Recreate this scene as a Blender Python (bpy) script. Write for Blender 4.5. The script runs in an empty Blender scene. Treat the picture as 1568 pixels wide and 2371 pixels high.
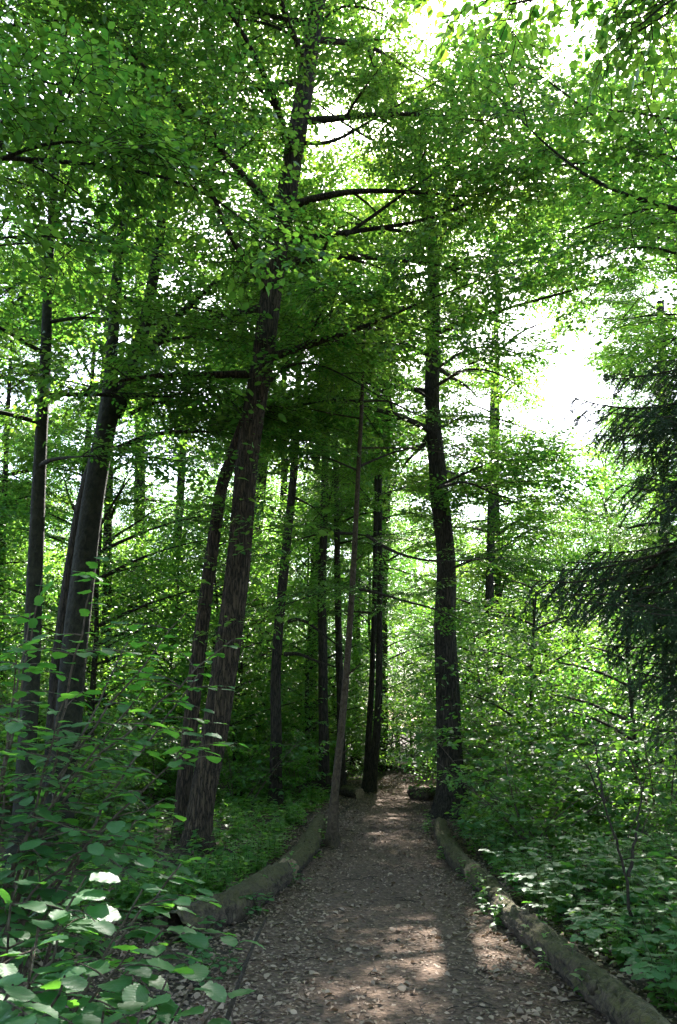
import bpy, math, random
import numpy as np
from mathutils import Matrix, Vector

# ------------------------------------------------------------------ camera, world, sun, exposure
sc = bpy.context.scene
col = sc.collection
PITCH = math.radians(15.5)
CAMZ = 1.6
HALF = 0.662                       # tan of half the vertical field of view
cam = bpy.data.cameras.new('camera'); camo = bpy.data.objects.new('camera', cam); col.objects.link(camo)
cam.sensor_fit = 'VERTICAL'; cam.angle = 2 * math.atan(HALF)
cam.clip_start = 0.05; cam.clip_end = 2000
camo.location = (0, 0, CAMZ); camo.rotation_euler = (math.pi / 2 + PITCH, 0, 0)
sc.camera = camo

SUN_EL, SUN_AZ = math.radians(46.6), math.radians(7.4)
SUND = np.array([math.sin(SUN_AZ) * math.cos(SUN_EL), math.cos(SUN_AZ) * math.cos(SUN_EL), math.sin(SUN_EL)])
world = bpy.data.worlds.new('World'); sc.world = world; world.use_nodes = True
wn = world.node_tree; bg = wn.nodes['Background']
sky = wn.nodes.new('ShaderNodeTexSky'); sky.sky_type = 'NISHITA'; sky.sun_disc = False
sky.sun_elevation = SUN_EL; sky.sun_rotation = SUN_AZ; sky.air_density = 1.0; sky.dust_density = 2.0; sky.ozone_density = 1.0
wn.links.new(sky.outputs[0], bg.inputs[0]); bg.inputs[1].default_value = 0.125
sun = bpy.data.lights.new('sun', 'SUN'); sun.energy = 5.0; sun.angle = math.radians(0.53); sun.color = (1.0, 0.95, 0.86)
suno = bpy.data.objects.new('sun', sun); col.objects.link(suno)
suno.rotation_euler = Vector(SUND).to_track_quat('Z', 'Y').to_euler(); suno.location = (5, 20, 40)

sc.view_settings.view_transform = 'Standard'; sc.view_settings.look = 'None'
sc.view_settings.exposure = 3.05; sc.view_settings.gamma = 1.0; sc.view_settings.use_curve_mapping = False
sc.render.engine = 'CYCLES'
cy = sc.cycles
cy.max_bounces = 8; cy.diffuse_bounces = 5; cy.glossy_bounces = 2; cy.transmission_bounces = 2
cy.transparent_max_bounces = 4; cy.caustics_reflective = False; cy.caustics_refractive = False
cy.use_denoising = True; cy.use_adaptive_sampling = True; cy.adaptive_threshold = 0.02
try: cy.denoiser = 'OPENIMAGEDENOISE'
except Exception: pass

# ------------------------------------------------------------------ pixels (photo scaled to 1568 x 2371) to the place
FPX = 1185.5 / HALF
CP, SP = math.cos(PITCH), math.sin(PITCH)
def ray(x, y):
    u, v = (x - 784) / FPX, (1185.5 - y) / FPX
    return np.array([u, CP - v * SP, SP + v * CP])
def pd(x, y, Y):
    d = ray(x, y); return np.array([0, 0, CAMZ]) + d * (Y / d[1])
def pg(x, y, z=0.0):
    d = ray(x, y); return np.array([0, 0, CAMZ]) + d * ((z - CAMZ) / d[2])
def project(P):
    P = np.atleast_2d(P); q = P - np.array([0, 0, CAMZ])
    dep = q[:, 1] * CP + q[:, 2] * SP
    up = -q[:, 1] * SP + q[:, 2] * CP
    return 784 + FPX * q[:, 0] / np.maximum(dep, .01), 1185.5 - FPX * up / np.maximum(dep, .01), dep

# ------------------------------------------------------------------ noise and mesh tools
def _h(i, j, k, s):
    n = (i * 374761393 + j * 668265263 + k * 2147483647 + s * 144269504).astype(np.int64) & 0x7fffffff
    n = (n ^ (n >> 13)) * 1274126177 & 0x7fffffff
    return ((n ^ (n >> 16)) & 0xffff) / 65535.0
def vnoise(P, s=0):
    P = np.asarray(P, float); i = np.floor(P).astype(np.int64); f = P - i; f = f * f * (3 - 2 * f)
    r = 0
    for a in (0, 1):
        for b in (0, 1):
            for c in (0, 1):
                w = (f[:, 0] if a else 1 - f[:, 0]) * (f[:, 1] if b else 1 - f[:, 1]) * (f[:, 2] if c else 1 - f[:, 2])
                r = r + w * _h(i[:, 0] + a, i[:, 1] + b, i[:, 2] + c, s)
    return r
def nrm(a): return a / np.maximum(np.linalg.norm(a, axis=-1, keepdims=True), 1e-9)

class Geo:
    """collects triangles; material index and tint per piece"""
    def __init__(self): self.V = []; self.F = []; self.M = []; self.T = []; self.U = []; self.n = 0
    def add(self, V, F, m=0, tint=None, uv=None):
        V = np.asarray(V, float); F = np.asarray(F, np.int64)
        self.V.append(V); self.F.append(F + self.n); self.M.append(np.full(len(F), m))
        self.T.append(np.zeros(len(V)) if tint is None else np.broadcast_to(np.asarray(tint, float), (len(V),)))
        self.U.append(np.zeros((len(V), 2)) if uv is None else uv)
        self.n += len(V)
    def mesh(self, name, mats, smooth=True):
        V = np.concatenate(self.V); F = np.concatenate(self.F); M = np.concatenate(self.M); T = np.concatenate(self.T); U = np.concatenate(self.U)
        me = bpy.data.meshes.new(name)
        me.vertices.add(len(V)); me.vertices.foreach_set('co', V.astype(np.float32).ravel())
        me.loops.add(F.size); me.loops.foreach_set('vertex_index', F.astype(np.int32).ravel())
        me.polygons.add(len(F)); me.polygons.foreach_set('loop_start', np.arange(0, F.size, 3, dtype=np.int32))
        me.polygons.foreach_set('material_index', M.astype(np.int32))
        me.polygons.foreach_set('use_smooth', np.full(len(F), smooth))
        a = me.attributes.new('tint', 'FLOAT', 'POINT'); a.data.foreach_set('value', T.astype(np.float32))
        ul = me.uv_layers.new(name='UVMap'); ul.data.foreach_set('uv', U[F.ravel()].astype(np.float32).ravel())
        for m in mats: me.materials.append(m)
        me.update(); me.validate()
        return me

def smooth_path(P, R, n):
    P = np.asarray(P, float); R = np.asarray(R, float)
    t = np.concatenate([[0], np.cumsum(np.linalg.norm(np.diff(P, axis=0), axis=1))]); t /= t[-1]
    s = np.linspace(0, 1, n)
    Q = np.stack([np.interp(s, t, P[:, k]) for k in range(P.shape[1])], 1); r = np.interp(s, t, R)
    k = max(1, n // (3 * len(P)))
    for _ in range(3):
        for _ in range(k):
            Q[1:-1] = (Q[:-2] + 2 * Q[1:-1] + Q[2:]) / 4
    return Q, r
def tube(P, R, seg, disp=None, cap=False):
    P = np.asarray(P, float); n = len(P)
    T = nrm(np.gradient(P, axis=0))
    ref = np.array([0.0, 0, 1]) if abs(T[0, 2]) < 0.8 else np.array([1.0, 0, 0])
    A = nrm(np.cross(T, ref)); B = np.cross(T, A)
    a = np.linspace(0, 2 * np.pi, seg, endpoint=False)
    rr = np.asarray(R, float)[:, None] * np.ones((1, seg))
    if disp is not None: rr = rr * disp(P, a)
    V = P[:, None, :] + rr[..., None] * (np.cos(a)[None, :, None] * A[:, None, :] + np.sin(a)[None, :, None] * B[:, None, :])
    V = V.reshape(-1, 3)
    i = np.arange(n - 1)[:, None] * seg; j = np.arange(seg)[None, :]; k = (j + 1) % seg
    q = np.stack([i + j, i + k, i + seg + k, i + seg + j], -1).reshape(-1, 4)
    F = np.concatenate([q[:, [0, 1, 2]], q[:, [0, 2, 3]]])
    if cap:
        V = np.concatenate([V, P[:1], P[-1:]]); c0, c1 = n * seg, n * seg + 1; e = (n - 1) * seg
        jj = np.arange(seg); kk = (jj + 1) % seg
        F = np.concatenate([F, np.stack([kk, jj, np.full(seg, c0)], 1), np.stack([e + jj, e + kk, np.full(seg, c1)], 1)])
    return V, F
def bark_disp(seed, furrow=.10, flare=.8, base_h=None, lump=.07):
    def f(P, a):
        z = P[:, 2][:, None] + 0 * a[None]; ang = a[None] + 0 * z
        h = z - P[0, 2]
        k = np.stack([np.cos(ang) * 3.2, np.sin(ang) * 3.2, z * 1.1], -1).reshape(-1, 3)
        r1 = 1 - np.abs(2 * vnoise(k * np.array([2.2, 2.2, 1.2]) + seed, 3) - 1)
        lp = vnoise(k * np.array([.35, .35, .7]) + seed, 5) - .5
        d = 1 + furrow * (r1 - .5) + lump * 2 * lp
        d = d.reshape(z.shape)
        lob = 1 + .45 * np.sin(ang * 4 + seed) * np.exp(-h / .25) + .25 * np.sin(ang * 3 + 2 * seed) * np.exp(-h / .3)
        return d * (1 + flare * np.exp(-np.maximum(h - .12, 0) / .22) * lob + flare * .25 * np.exp(-np.maximum(h, 0) / .9))
    return f

# leaf templates: x along the blade, y across, z normal
def T_lo():
    V = np.array([[0, 0, 0], [.45, .3, .05], [1, 0, -.08], [.45, -.3, .05]]); F = np.array([[0, 2, 1], [0, 3, 2]])
    return V, F, np.stack([V[:, 1] * 2, V[:, 0]], 1)
def T_mid(w=.30):
    V = np.array([[0, 0, 0], [.28, w, .05], [.66, w * .82, .03], [1, 0, -.14], [.66, -w * .82, .03], [.28, -w, .05], [.28, 0, 0], [.66, 0, -.03]])
    F = np.array([[0, 6, 1], [0, 5, 6], [1, 6, 7], [1, 7, 2], [6, 5, 4], [6, 4, 7], [2, 7, 3], [7, 4, 3]])
    return V, F, np.stack([V[:, 1] * 2, V[:, 0]], 1)
def T_hero(rng, kind='hazel'):
    n = 15; V = []; U = []
    cup = rng.uniform(.02, .10); droop = rng.uniform(.05, .22); skew = rng.uniform(-.04, .04); tw = rng.uniform(-.15, .15)
    for i in range(n):
        t = i / (n - 1)
        if kind == 'hazel': w = .40 * (math.sin(math.pi * min(1, t * .93 + .045)) ** .62) * (1 - .12 * t) if t < 1 else 0
        else: w = .29 * math.sin(math.pi * t) ** .75
        if kind == 'hazel' and t < .12: w = .20 + 1.3 * t
        if t > .86: w *= (1 - t) / .14 * .8 + .2 * (1 - t) / .14
        ser = (1.07 if i % 2 else .95) if kind == 'hazel' else 1
        x = t
        for k, f in ((-1, ser), (-.5, 1), (0, 1), (.5, 1), (1, ser)):
            y = k * w * f
            und = .012 * math.sin(t * 22 + abs(k) * 3) * abs(k)
            z = cup * abs(y) * 1.6 - droop * t * t * 1.2 + und + tw * y * t
            xx = x - (.06 * abs(k) if kind == 'hazel' and t < .1 else 0) + .05 * abs(k) * (1 - t)
            V.append((xx, y + skew * math.sin(math.pi * t), z)); U.append((k * .5 + .5, t))
    F = []
    for i in range(n - 1):
        for j in range(4):
            a = i * 5 + j; F += [(a, a + 5, a + 6), (a, a + 6, a + 1)]
    return np.array(V), np.array(F), np.array(U)
def T_maple(rng):
    tips = [(-2.15, .45), (-1.05, .78), (0, 1.0), (1.05, .78), (2.15, .45)]; out = [(0, 0)]
    for k, (a, r) in enumerate(tips):
        for da, f in ((-.30, .55), (-.17, .74), (-.09, .70), (0, 1), (.09, .70), (.17, .74), (.30, .55)):
            out.append(((math.cos(a + da) * r * f) * .75 + .25, math.sin(a + da) * r * f * .75))
        if k < 4: am = (a + tips[k + 1][0]) / 2; out.append((math.cos(am) * .30 + .25, math.sin(am) * .30))
    o = np.array(out); d = rng.uniform(.05, .2)
    V = np.column_stack([o, -d * o[:, 0] ** 2 + .12 * np.abs(o[:, 1])])
    V = np.vstack([V, [[.27, 0, -.01]]]); c = len(V) - 1; n = len(o)
    F = np.array([(i, (i + 1) % n, c) for i in range(n)])
    return V, F, np.column_stack([V[:, 1] + .5, V[:, 0]])
def scatter(geo, tpl, P, X, N, S, m=0, tint=None, wf=1.0):
    V, F, U = tpl; P = np.asarray(P); k = len(P)
    if k == 0: return
    X = nrm(np.asarray(X)); N = np.asarray(N, float); N = N - (N * X).sum(1, keepdims=True) * X; N = nrm(N); Y = np.cross(N, X)
    S = np.broadcast_to(np.asarray(S, float), (k,))[:, None, None]
    W = P[:, None, :] + S * (V[None, :, 0:1] * X[:, None] + wf * V[None, :, 1:2] * Y[:, None] + V[None, :, 2:3] * N[:, None])
    n = len(V)
    FF = (F[None] + (np.arange(k) * n)[:, None, None]).reshape(-1, 3)
    t = np.random.RandomState(k).rand(k) if tint is None else np.asarray(tint)
    geo.add(W.reshape(-1, 3), FF, m, np.repeat(t, n), np.tile(U, (k, 1)))

# ------------------------------------------------------------------ objects
def tag(o, label=None, cat=None, group=None, kind=None):
    if label: o['label'] = label
    if cat: o['category'] = cat
    if group: o['group'] = group
    if kind: o['kind'] = kind
    return o
def add(name, me, parent=None, M=None, kind=None):
    o = bpy.data.objects.new(name, me); col.objects.link(o)
    if parent is not None: o.parent = parent
    if M is not None: o.matrix_local = M
    if kind: o['kind'] = kind
    return o
def empty(name, loc, rz=0, s=1):
    o = bpy.data.objects.new(name, None); col.objects.link(o); o.location = tuple(loc); o.rotation_euler = (0, 0, rz); o.scale = (s, s, s)
    o.empty_display_size = .2
    return o
def frameM(p, X, N, s):
    X = X / np.linalg.norm(X); N = N - N.dot(X) * X; N = N / np.linalg.norm(N); Y = np.cross(N, X)
    M = Matrix.Identity(4)
    for r in range(3):
        M[r][0] = X[r] * s; M[r][1] = Y[r] * s; M[r][2] = N[r] * s; M[r][3] = p[r]
    return M

# ------------------------------------------------------------------ materials
def newmat(name):
    m = bpy.data.materials.new(name); m.use_nodes = True; nt = m.node_tree
    for n in list(nt.nodes): nt.nodes.remove(n)
    out = nt.nodes.new('ShaderNodeOutputMaterial')
    return m, nt, out
def N(nt, t, **kw):
    n = nt.nodes.new(t)
    for k, v in kw.items():
        if k.startswith('i_'):
            key = k[2:]; key = int(key) if key.isdigit() else key
            n.inputs[key].default_value = v
        else: setattr(n, k, v)
    return n
def ramp(nt, stops):
    r = nt.nodes.new('ShaderNodeValToRGB'); e = r.color_ramp.elements
    while len(e) < len(stops): e.new(.5)
    for k, (p, c) in enumerate(stops): e[k].position = p; e[k].color = (*c, 1)
    return r
def leaf_mat(name, ca, cb, ta, tb, rough=.42, tr=.45, spec=.3, veins=False):
    m, nt, out = newmat(name); L = nt.links
    at = N(nt, 'ShaderNodeAttribute', attribute_name='tint'); oi = N(nt, 'ShaderNodeObjectInfo')
    ad = N(nt, 'ShaderNodeMath', operation='MULTIPLY_ADD'); ad.inputs[1].default_value = .6
    L.new(at.outputs['Fac'], ad.inputs[0])
    mu = N(nt, 'ShaderNodeMath', operation='MULTIPLY'); mu.inputs[1].default_value = .4; L.new(oi.outputs['Random'], mu.inputs[0]); L.new(mu.outputs[0], ad.inputs[2])
    c = ramp(nt, [(0, ca), (.8, cb), (1, tuple(min(1, x * 1.25) for x in cb))]); L.new(ad.outputs[0], c.inputs[0])
    t = ramp(nt, [(0, ta), (1, tb)]); L.new(ad.outputs[0], t.inputs[0])
    p = N(nt, 'ShaderNodeBsdfPrincipled'); p.inputs['Roughness'].default_value = rough; p.inputs['Specular IOR Level'].default_value = spec
    tl = N(nt, 'ShaderNodeBsdfTranslucent'); mx = N(nt, 'ShaderNodeMixShader'); mx.inputs[0].default_value = tr
    L.new(c.outputs[0], p.inputs['Base Color']); L.new(t.outputs[0], tl.inputs[0])
    if veins:
        uv = N(nt, 'ShaderNodeUVMap'); sx = N(nt, 'ShaderNodeSeparateXYZ'); L.new(uv.outputs[0], sx.inputs[0])
        a1 = N(nt, 'ShaderNodeMath', operation='SUBTRACT'); a1.inputs[1].default_value = .5; L.new(sx.outputs[0], a1.inputs[0])
        ab = N(nt, 'ShaderNodeMath', operation='ABSOLUTE'); L.new(a1.outputs[0], ab.inputs[0])
        m1 = N(nt, 'ShaderNodeMath', operation='MULTIPLY'); m1.inputs[1].default_value = -.55; L.new(ab.outputs[0], m1.inputs[0])
        s1 = N(nt, 'ShaderNodeMath', operation='ADD'); L.new(m1.outputs[0], s1.inputs[0]); L.new(sx.outputs[1], s1.inputs[1])
        w = N(nt, 'ShaderNodeMath', operation='MULTIPLY'); w.inputs[1].default_value = 52; L.new(s1.outputs[0], w.inputs[0])
        si = N(nt, 'ShaderNodeMath', operation='SINE'); L.new(w.outputs[0], si.inputs[0])
        bu = N(nt, 'ShaderNodeBump'); bu.inputs['Strength'].default_value = .10; bu.inputs['Distance'].default_value = .002
        L.new(si.outputs[0], bu.inputs['Height']); L.new(bu.outputs[0], p.inputs['Normal'])
        rr = ramp(nt, [(.86, (0, 0, 0)), (1, (1, 1, 1))]); L.new(si.outputs[0], rr.inputs[0])
        mr = ramp(nt, [(0, (1, 1, 1)), (.035, (0, 0, 0))]); L.new(ab.outputs[0], mr.inputs[0])
        mxm = N(nt, 'ShaderNodeMath', operation='MAXIMUM'); L.new(rr.outputs[0], mxm.inputs[0]); L.new(mr.outputs[0], mxm.inputs[1])
        sc_ = N(nt, 'ShaderNodeMath', operation='MULTIPLY'); sc_.inputs[1].default_value = .28; L.new(mxm.outputs[0], sc_.inputs[0])
        mc = N(nt, 'ShaderNodeMixRGB'); mc.inputs[2].default_value = (.16, .24, .08, 1); L.new(sc_.outputs[0], mc.inputs[0]); L.new(c.outputs[0], mc.inputs[1])
        L.new(mc.outputs[0], p.inputs['Base Color'])
    L.new(p.outputs[0], mx.inputs[1]); L.new(tl.outputs[0], mx.inputs[2]); L.new(mx.outputs[0], out.inputs[0])
    return m
def bark_mat(name, dark, light, moss=0.0, scale=1.0, furrow=True, rough=.9, lichen=.25):
    m, nt, out = newmat(name); L = nt.links
    tc = N(nt, 'ShaderNodeTexCoord'); oi = N(nt, 'ShaderNodeObjectInfo')
    mp = N(nt, 'ShaderNodeMapping'); mp.inputs['Scale'].default_value = (scale * (34 if furrow else 22), scale * (34 if furrow else 22), scale * (4 if furrow else 16)); L.new(tc.outputs['Object'], mp.inputs[0])
    n1 = N(nt, 'ShaderNodeTexNoise', i_Scale=1.0, i_Detail=5.0, i_Roughness=.65, i_Distortion=.6); L.new(mp.outputs[0], n1.inputs['Vector'])
    if furrow:
        wv = N(nt, 'ShaderNodeVectorMath', operation='MULTIPLY_ADD'); wv.inputs[1].default_value = (2.6, 2.6, 1.8); L.new(n1.outputs['Color'], wv.inputs[0]); L.new(mp.outputs[0], wv.inputs[2])
        vo = N(nt, 'ShaderNodeTexVoronoi', feature='DISTANCE_TO_EDGE'); vo.inputs['Scale'].default_value = .9; L.new(wv.outputs[0], vo.inputs['Vector'])
        vr = ramp(nt, [(.0, (0, 0, 0)), (.22, (1, 1, 1))]); L.new(vo.outputs['Distance'], vr.inputs[0])
        vm = N(nt, 'ShaderNodeMath', operation='MULTIPLY_ADD'); vm.inputs[1].default_value = .55; L.new(vr.outputs[0], vm.inputs[0])
        vh = N(nt, 'ShaderNodeMath', operation='MULTIPLY'); vh.inputs[1].default_value = .45; L.new(n1.outputs[0], vh.inputs[0]); L.new(vh.outputs[0], vm.inputs[2])
        n1 = vm
    n2 = N(nt, 'ShaderNodeTexNoise', i_Scale=3.0 * scale, i_Detail=4.0); L.new(tc.outputs['Object'], n2.inputs['Vector'])
    n3 = N(nt, 'ShaderNodeTexNoise', i_Scale=38.0 * scale, i_Detail=3.0); L.new(tc.outputs['Object'], n3.inputs['Vector'])
    r1 = ramp(nt, [(.36, dark), (.62, light)]); L.new(n1.outputs[0], r1.inputs[0])
    mx = N(nt, 'ShaderNodeMixRGB', blend_type='MIX'); mx.inputs[2].default_value = (light[0] * 1.5, light[1] * 1.6, light[2] * 1.45, 1)
    lr = ramp(nt, [(.56, (0, 0, 0)), (.70, (lichen,) * 3)]); L.new(n2.outputs[0], lr.inputs[0]); L.new(lr.outputs[0], mx.inputs[0]); L.new(r1.outputs[0], mx.inputs[1])
    last = mx
    if moss > 0:
        ge = N(nt, 'ShaderNodeNewGeometry'); sx = N(nt, 'ShaderNodeSeparateXYZ'); L.new(ge.outputs['Normal'], sx.inputs[0])
        ad = N(nt, 'ShaderNodeMath', operation='MULTIPLY_ADD'); ad.inputs[1].default_value = .22; L.new(sx.outputs[2], ad.inputs[0])
        ad2 = N(nt, 'ShaderNodeMath', operation='ADD'); L.new(n2.outputs[0], ad2.inputs[0]); L.new(n3.outputs[0], ad2.inputs[1])
        hf = N(nt, 'ShaderNodeMath', operation='MULTIPLY'); hf.inputs[1].default_value = .5; L.new(ad2.outputs[0], hf.inputs[0]); L.new(hf.outputs[0], ad.inputs[2])
        mr = ramp(nt, [(.66 - .22 * moss, (0, 0, 0)), (.80 - .22 * moss, (min(.9, moss),) * 3)]); L.new(ad.outputs[0], mr.inputs[0])
        mm = N(nt, 'ShaderNodeMixRGB'); L.new(mr.outputs[0], mm.inputs[0]); L.new(last.outputs[0], mm.inputs[1])
        mg = ramp(nt, [(.3, (.03, .034, .009)), (.7, (.085, .08, .02))]); L.new(n3.outputs[0], mg.inputs[0]); L.new(mg.outputs[0], mm.inputs[2])
        last = mm
    p = N(nt, 'ShaderNodeBsdfPrincipled'); p.inputs['Roughness'].default_value = rough; p.inputs['Specular IOR Level'].default_value = .25
    L.new(last.outputs[0], p.inputs['Base Color'])
    ah = N(nt, 'ShaderNodeMath', operation='MULTIPLY_ADD'); ah.inputs[1].default_value = .35; L.new(n3.outputs[0], ah.inputs[0]); L.new(n1.outputs[0], ah.inputs[2])
    bu = N(nt, 'ShaderNodeBump'); bu.inputs['Strength'].default_value = 1.0; bu.inputs['Distance'].default_value = .04
    L.new(ah.outputs[0], bu.inputs['Height']); L.new(bu.outputs[0], p.inputs['Normal']); L.new(p.outputs[0], out.inputs[0])
    return m
def soil_mat(name, a, b, c, s=1.0):
    m, nt, out = newmat(name); L = nt.links
    tc = N(nt, 'ShaderNodeTexCoord')
    n1 = N(nt, 'ShaderNodeTexNoise', i_Scale=1.3 * s, i_Detail=6.0, i_Roughness=.6); n2 = N(nt, 'ShaderNodeTexNoise', i_Scale=22 * s, i_Detail=6.0, i_Roughness=.7)
    vo = N(nt, 'ShaderNodeTexVoronoi', i_Scale=34 * s); vo.inputs['Randomness'].default_value = 1
    for n in (n1, n2, vo): L.new(tc.outputs['Object'], n.inputs['Vector'])
    r1 = ramp(nt, [(.3, a), (.7, b)]); L.new(n1.outputs[0], r1.inputs[0])
    r2 = ramp(nt, [(.45, (0, 0, 0)), (.72, (.8, .8, .8))]); L.new(n2.outputs[0], r2.inputs[0])
    mx = N(nt, 'ShaderNodeMixRGB'); mx.inputs[2].default_value = (*c, 1); L.new(r2.outputs[0], mx.inputs[0]); L.new(r1.outputs[0], mx.inputs[1])
    hs = N(nt, 'ShaderNodeHueSaturation'); L.new(mx.outputs[0], hs.inputs['Color'])
    bw = N(nt, 'ShaderNodeSeparateXYZ'); L.new(vo.outputs['Color'], bw.inputs[0])
    va = N(nt, 'ShaderNodeMath', operation='MULTIPLY_ADD'); va.inputs[1].default_value = .7; va.inputs[2].default_value = .65; L.new(bw.outputs[0], va.inputs[0]); L.new(va.outputs[0], hs.inputs['Value'])
    p = N(nt, 'ShaderNodeBsdfPrincipled'); p.inputs['Roughness'].default_value = .95; p.inputs['Specular IOR Level'].default_value = .2
    L.new(hs.outputs[0], p.inputs['Base Color'])
    ah = N(nt, 'ShaderNodeMath', operation='ADD'); L.new(n2.outputs[0], ah.inputs[0]); L.new(vo.outputs['Distance'], ah.inputs[1])
    bu = N(nt, 'ShaderNodeBump'); bu.inputs['Strength'].default_value = .8; bu.inputs['Distance'].default_value = .02
    L.new(ah.outputs[0], bu.inputs['Height']); L.new(bu.outputs[0], p.inputs['Normal']); L.new(p.outputs[0], out.inputs[0])
    return m

M_leaf = leaf_mat('leaf_green', (.018, .066, .022), (.050, .124, .026), (.07, .30, .03), (.33, .56, .05))
M_leaf_oak = leaf_mat('leaf_oak', (.018, .058, .019), (.050, .110, .024), (.07, .28, .028), (.34, .53, .05))
M_leaf_hazel = leaf_mat('leaf_hazel', (.028, .095, .036), (.048, .14, .05), (.08, .32, .03), (.20, .48, .04), rough=.44, spec=.38, veins=True)
M_leaf_herb = leaf_mat('leaf_herb', (.026, .085, .024), (.048, .13, .034), (.13, .40, .03), (.32, .58, .05), rough=.38)
M_needle = leaf_mat('needles', (.014, .035, .014), (.03, .06, .022), (.02, .05, .01), (.04, .08, .015), rough=.5, tr=.15, spec=.3)
M_dead = leaf_mat('leaf_dead', (.075, .05, .034), (.30, .22, .165), (.10, .06, .03), (.16, .10, .05), rough=.75, tr=.15, spec=.25)
M_bark = bark_mat('bark', (.012, .009, .006), (.045, .035, .024), moss=.25, lichen=.12)
M_bark_oak = bark_mat('bark_oak', (.014, .0095, .006), (.064, .044, .028), moss=.12, lichen=.10)
M_bark_smooth = bark_mat('bark_smooth', (.008, .008, .0055), (.026, .025, .016), moss=.2, lichen=.15, scale=.6, furrow=False)
M_bark_pale = bark_mat('bark_sapling', (.028, .019, .012), (.078, .056, .036), moss=.15, scale=1.2, furrow=False)
M_log = bark_mat('bark_log', (.012, .009, .006), (.078, .058, .040), moss=.5, scale=.8, furrow=False, lichen=.35)
M_log_far = bark_mat('bark_log_mossy', (.012, .009, .006), (.068, .050, .033), moss=.66, scale=.8, furrow=False, lichen=.25)
M_cut = bark_mat('cut_wood', (.13, .09, .055), (.30, .22, .14), scale=1.5, furrow=False)
M_twig = bark_mat('twig', (.018, .013, .010), (.05, .038, .028), scale=2, furrow=False)
M_stem = bark_mat('stem', (.045, .032, .022), (.13, .10, .075), scale=2, furrow=False)
M_herbstem = leaf_mat('herb_stem', (.04, .08, .02), (.07, .11, .03), (.05, .1, .01), (.08, .12, .02))
M_ground = soil_mat('forest_floor', (.028, .021, .015), (.05, .038, .026), (.085, .06, .042))
M_path = soil_mat('trodden_soil', (.060, .037, .025), (.086, .057, .040), (.125, .086, .063), 1.0)

# ------------------------------------------------------------------ ground and path
def gz(x, y):
    x = np.asarray(x, float); y = np.asarray(y, float)
    P = np.stack([x.ravel() * .45, y.ravel() * .45, 0 * x.ravel()], 1)
    P2 = np.stack([x.ravel() * 1.7, y.ravel() * 1.7, 0 * x.ravel() + 3], 1)
    h = ((vnoise(P, 1) - .5) * .34 + (vnoise(P2, 2) - .5) * .10).reshape(x.shape)
    d = np.abs(x - path_c(y)) - path_w(y)
    k = np.clip((d - .2) / 1.2, 0, 1)
    return h * k * k * (3 - 2 * k) + .05 * k
PC = np.array([(-6, .25), (0, .32), (4, .38), (8, .42), (12, .65), (15, .85), (18, 1.25), (21, 1.95), (24, 3.2), (27, 5.2), (30, 8.2), (36, 15)])
PW = np.array([(-6, 1.25), (4, 1.25), (8, 1.15), (12, 1.05), (16, .95), (20, .95), (26, 1.0), (36, 1.0)])
def path_c(y): return np.interp(y, PC[:, 0], PC[:, 1])
def path_w(y): return np.interp(y, PW[:, 0], PW[:, 1])
def g0(x, y): return float(gz(np.array([x]), np.array([y]))[0])

def grid_mesh(name, xs, ys, zf, mat):
    X, Y = np.meshgrid(xs, ys); Z = zf(X, Y); V = np.stack([X, Y, Z], -1).reshape(-1, 3)
    nx, ny = len(xs), len(ys); i = np.arange(ny - 1)[:, None] * nx; j = np.arange(nx - 1)[None]
    a = (i + j).ravel(); F = np.concatenate([np.stack([a, a + 1, a + nx + 1], 1), np.stack([a, a + nx + 1, a + nx], 1)])
    g = Geo(); g.add(V, F); return g.mesh(name, [mat])
xs = np.concatenate([np.linspace(-400, -30, 12), np.arange(-28, -8, 1.0), np.arange(-8, 9, .22), np.arange(9, 29, 1.0), np.linspace(30, 400, 12)])
ys = np.concatenate([np.linspace(-60, -8, 6), np.arange(-6, 26, .25), np.arange(26, 60, 1.2), np.linspace(62, 600, 14)])
tag(add('ground', grid_mesh('ground', xs, ys, gz, M_ground)), kind='structure')
py = np.arange(-5.5, 30, .2); ps = np.linspace(-1, 1, 17)
PX, PY = np.meshgrid(ps, py)
edge = (vnoise(np.stack([PY.ravel() * 1.1, np.sign(PX).ravel() * 7, 0 * PX.ravel()], 1), 9).reshape(PX.shape) - .5) * .35
WX = path_c(PY) + PX * (path_w(PY) + edge + .1)
WZ = np.maximum(gz(WX, PY), 0) + .006 + .012 * (vnoise(np.stack([WX.ravel() * 3, PY.ravel() * 3, 0 * PX.ravel()], 1), 4).reshape(PX.shape) - .2) * (1 - PX ** 2) - .05 * (np.abs(PX) > .99)
V = np.stack([WX, PY, WZ], -1).reshape(-1, 3); nx = len(ps)
a = (np.arange(len(py) - 1)[:, None] * nx + np.arange(nx - 1)[None]).ravel()
g = Geo(); g.add(V, np.concatenate([np.stack([a, a + 1, a + nx + 1], 1), np.stack([a, a + nx + 1, a + nx], 1)]))
path = tag(add('path', g.mesh('path', [M_path])), 'trodden brown earth path strewn with dead leaves', kind='structure')

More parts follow.
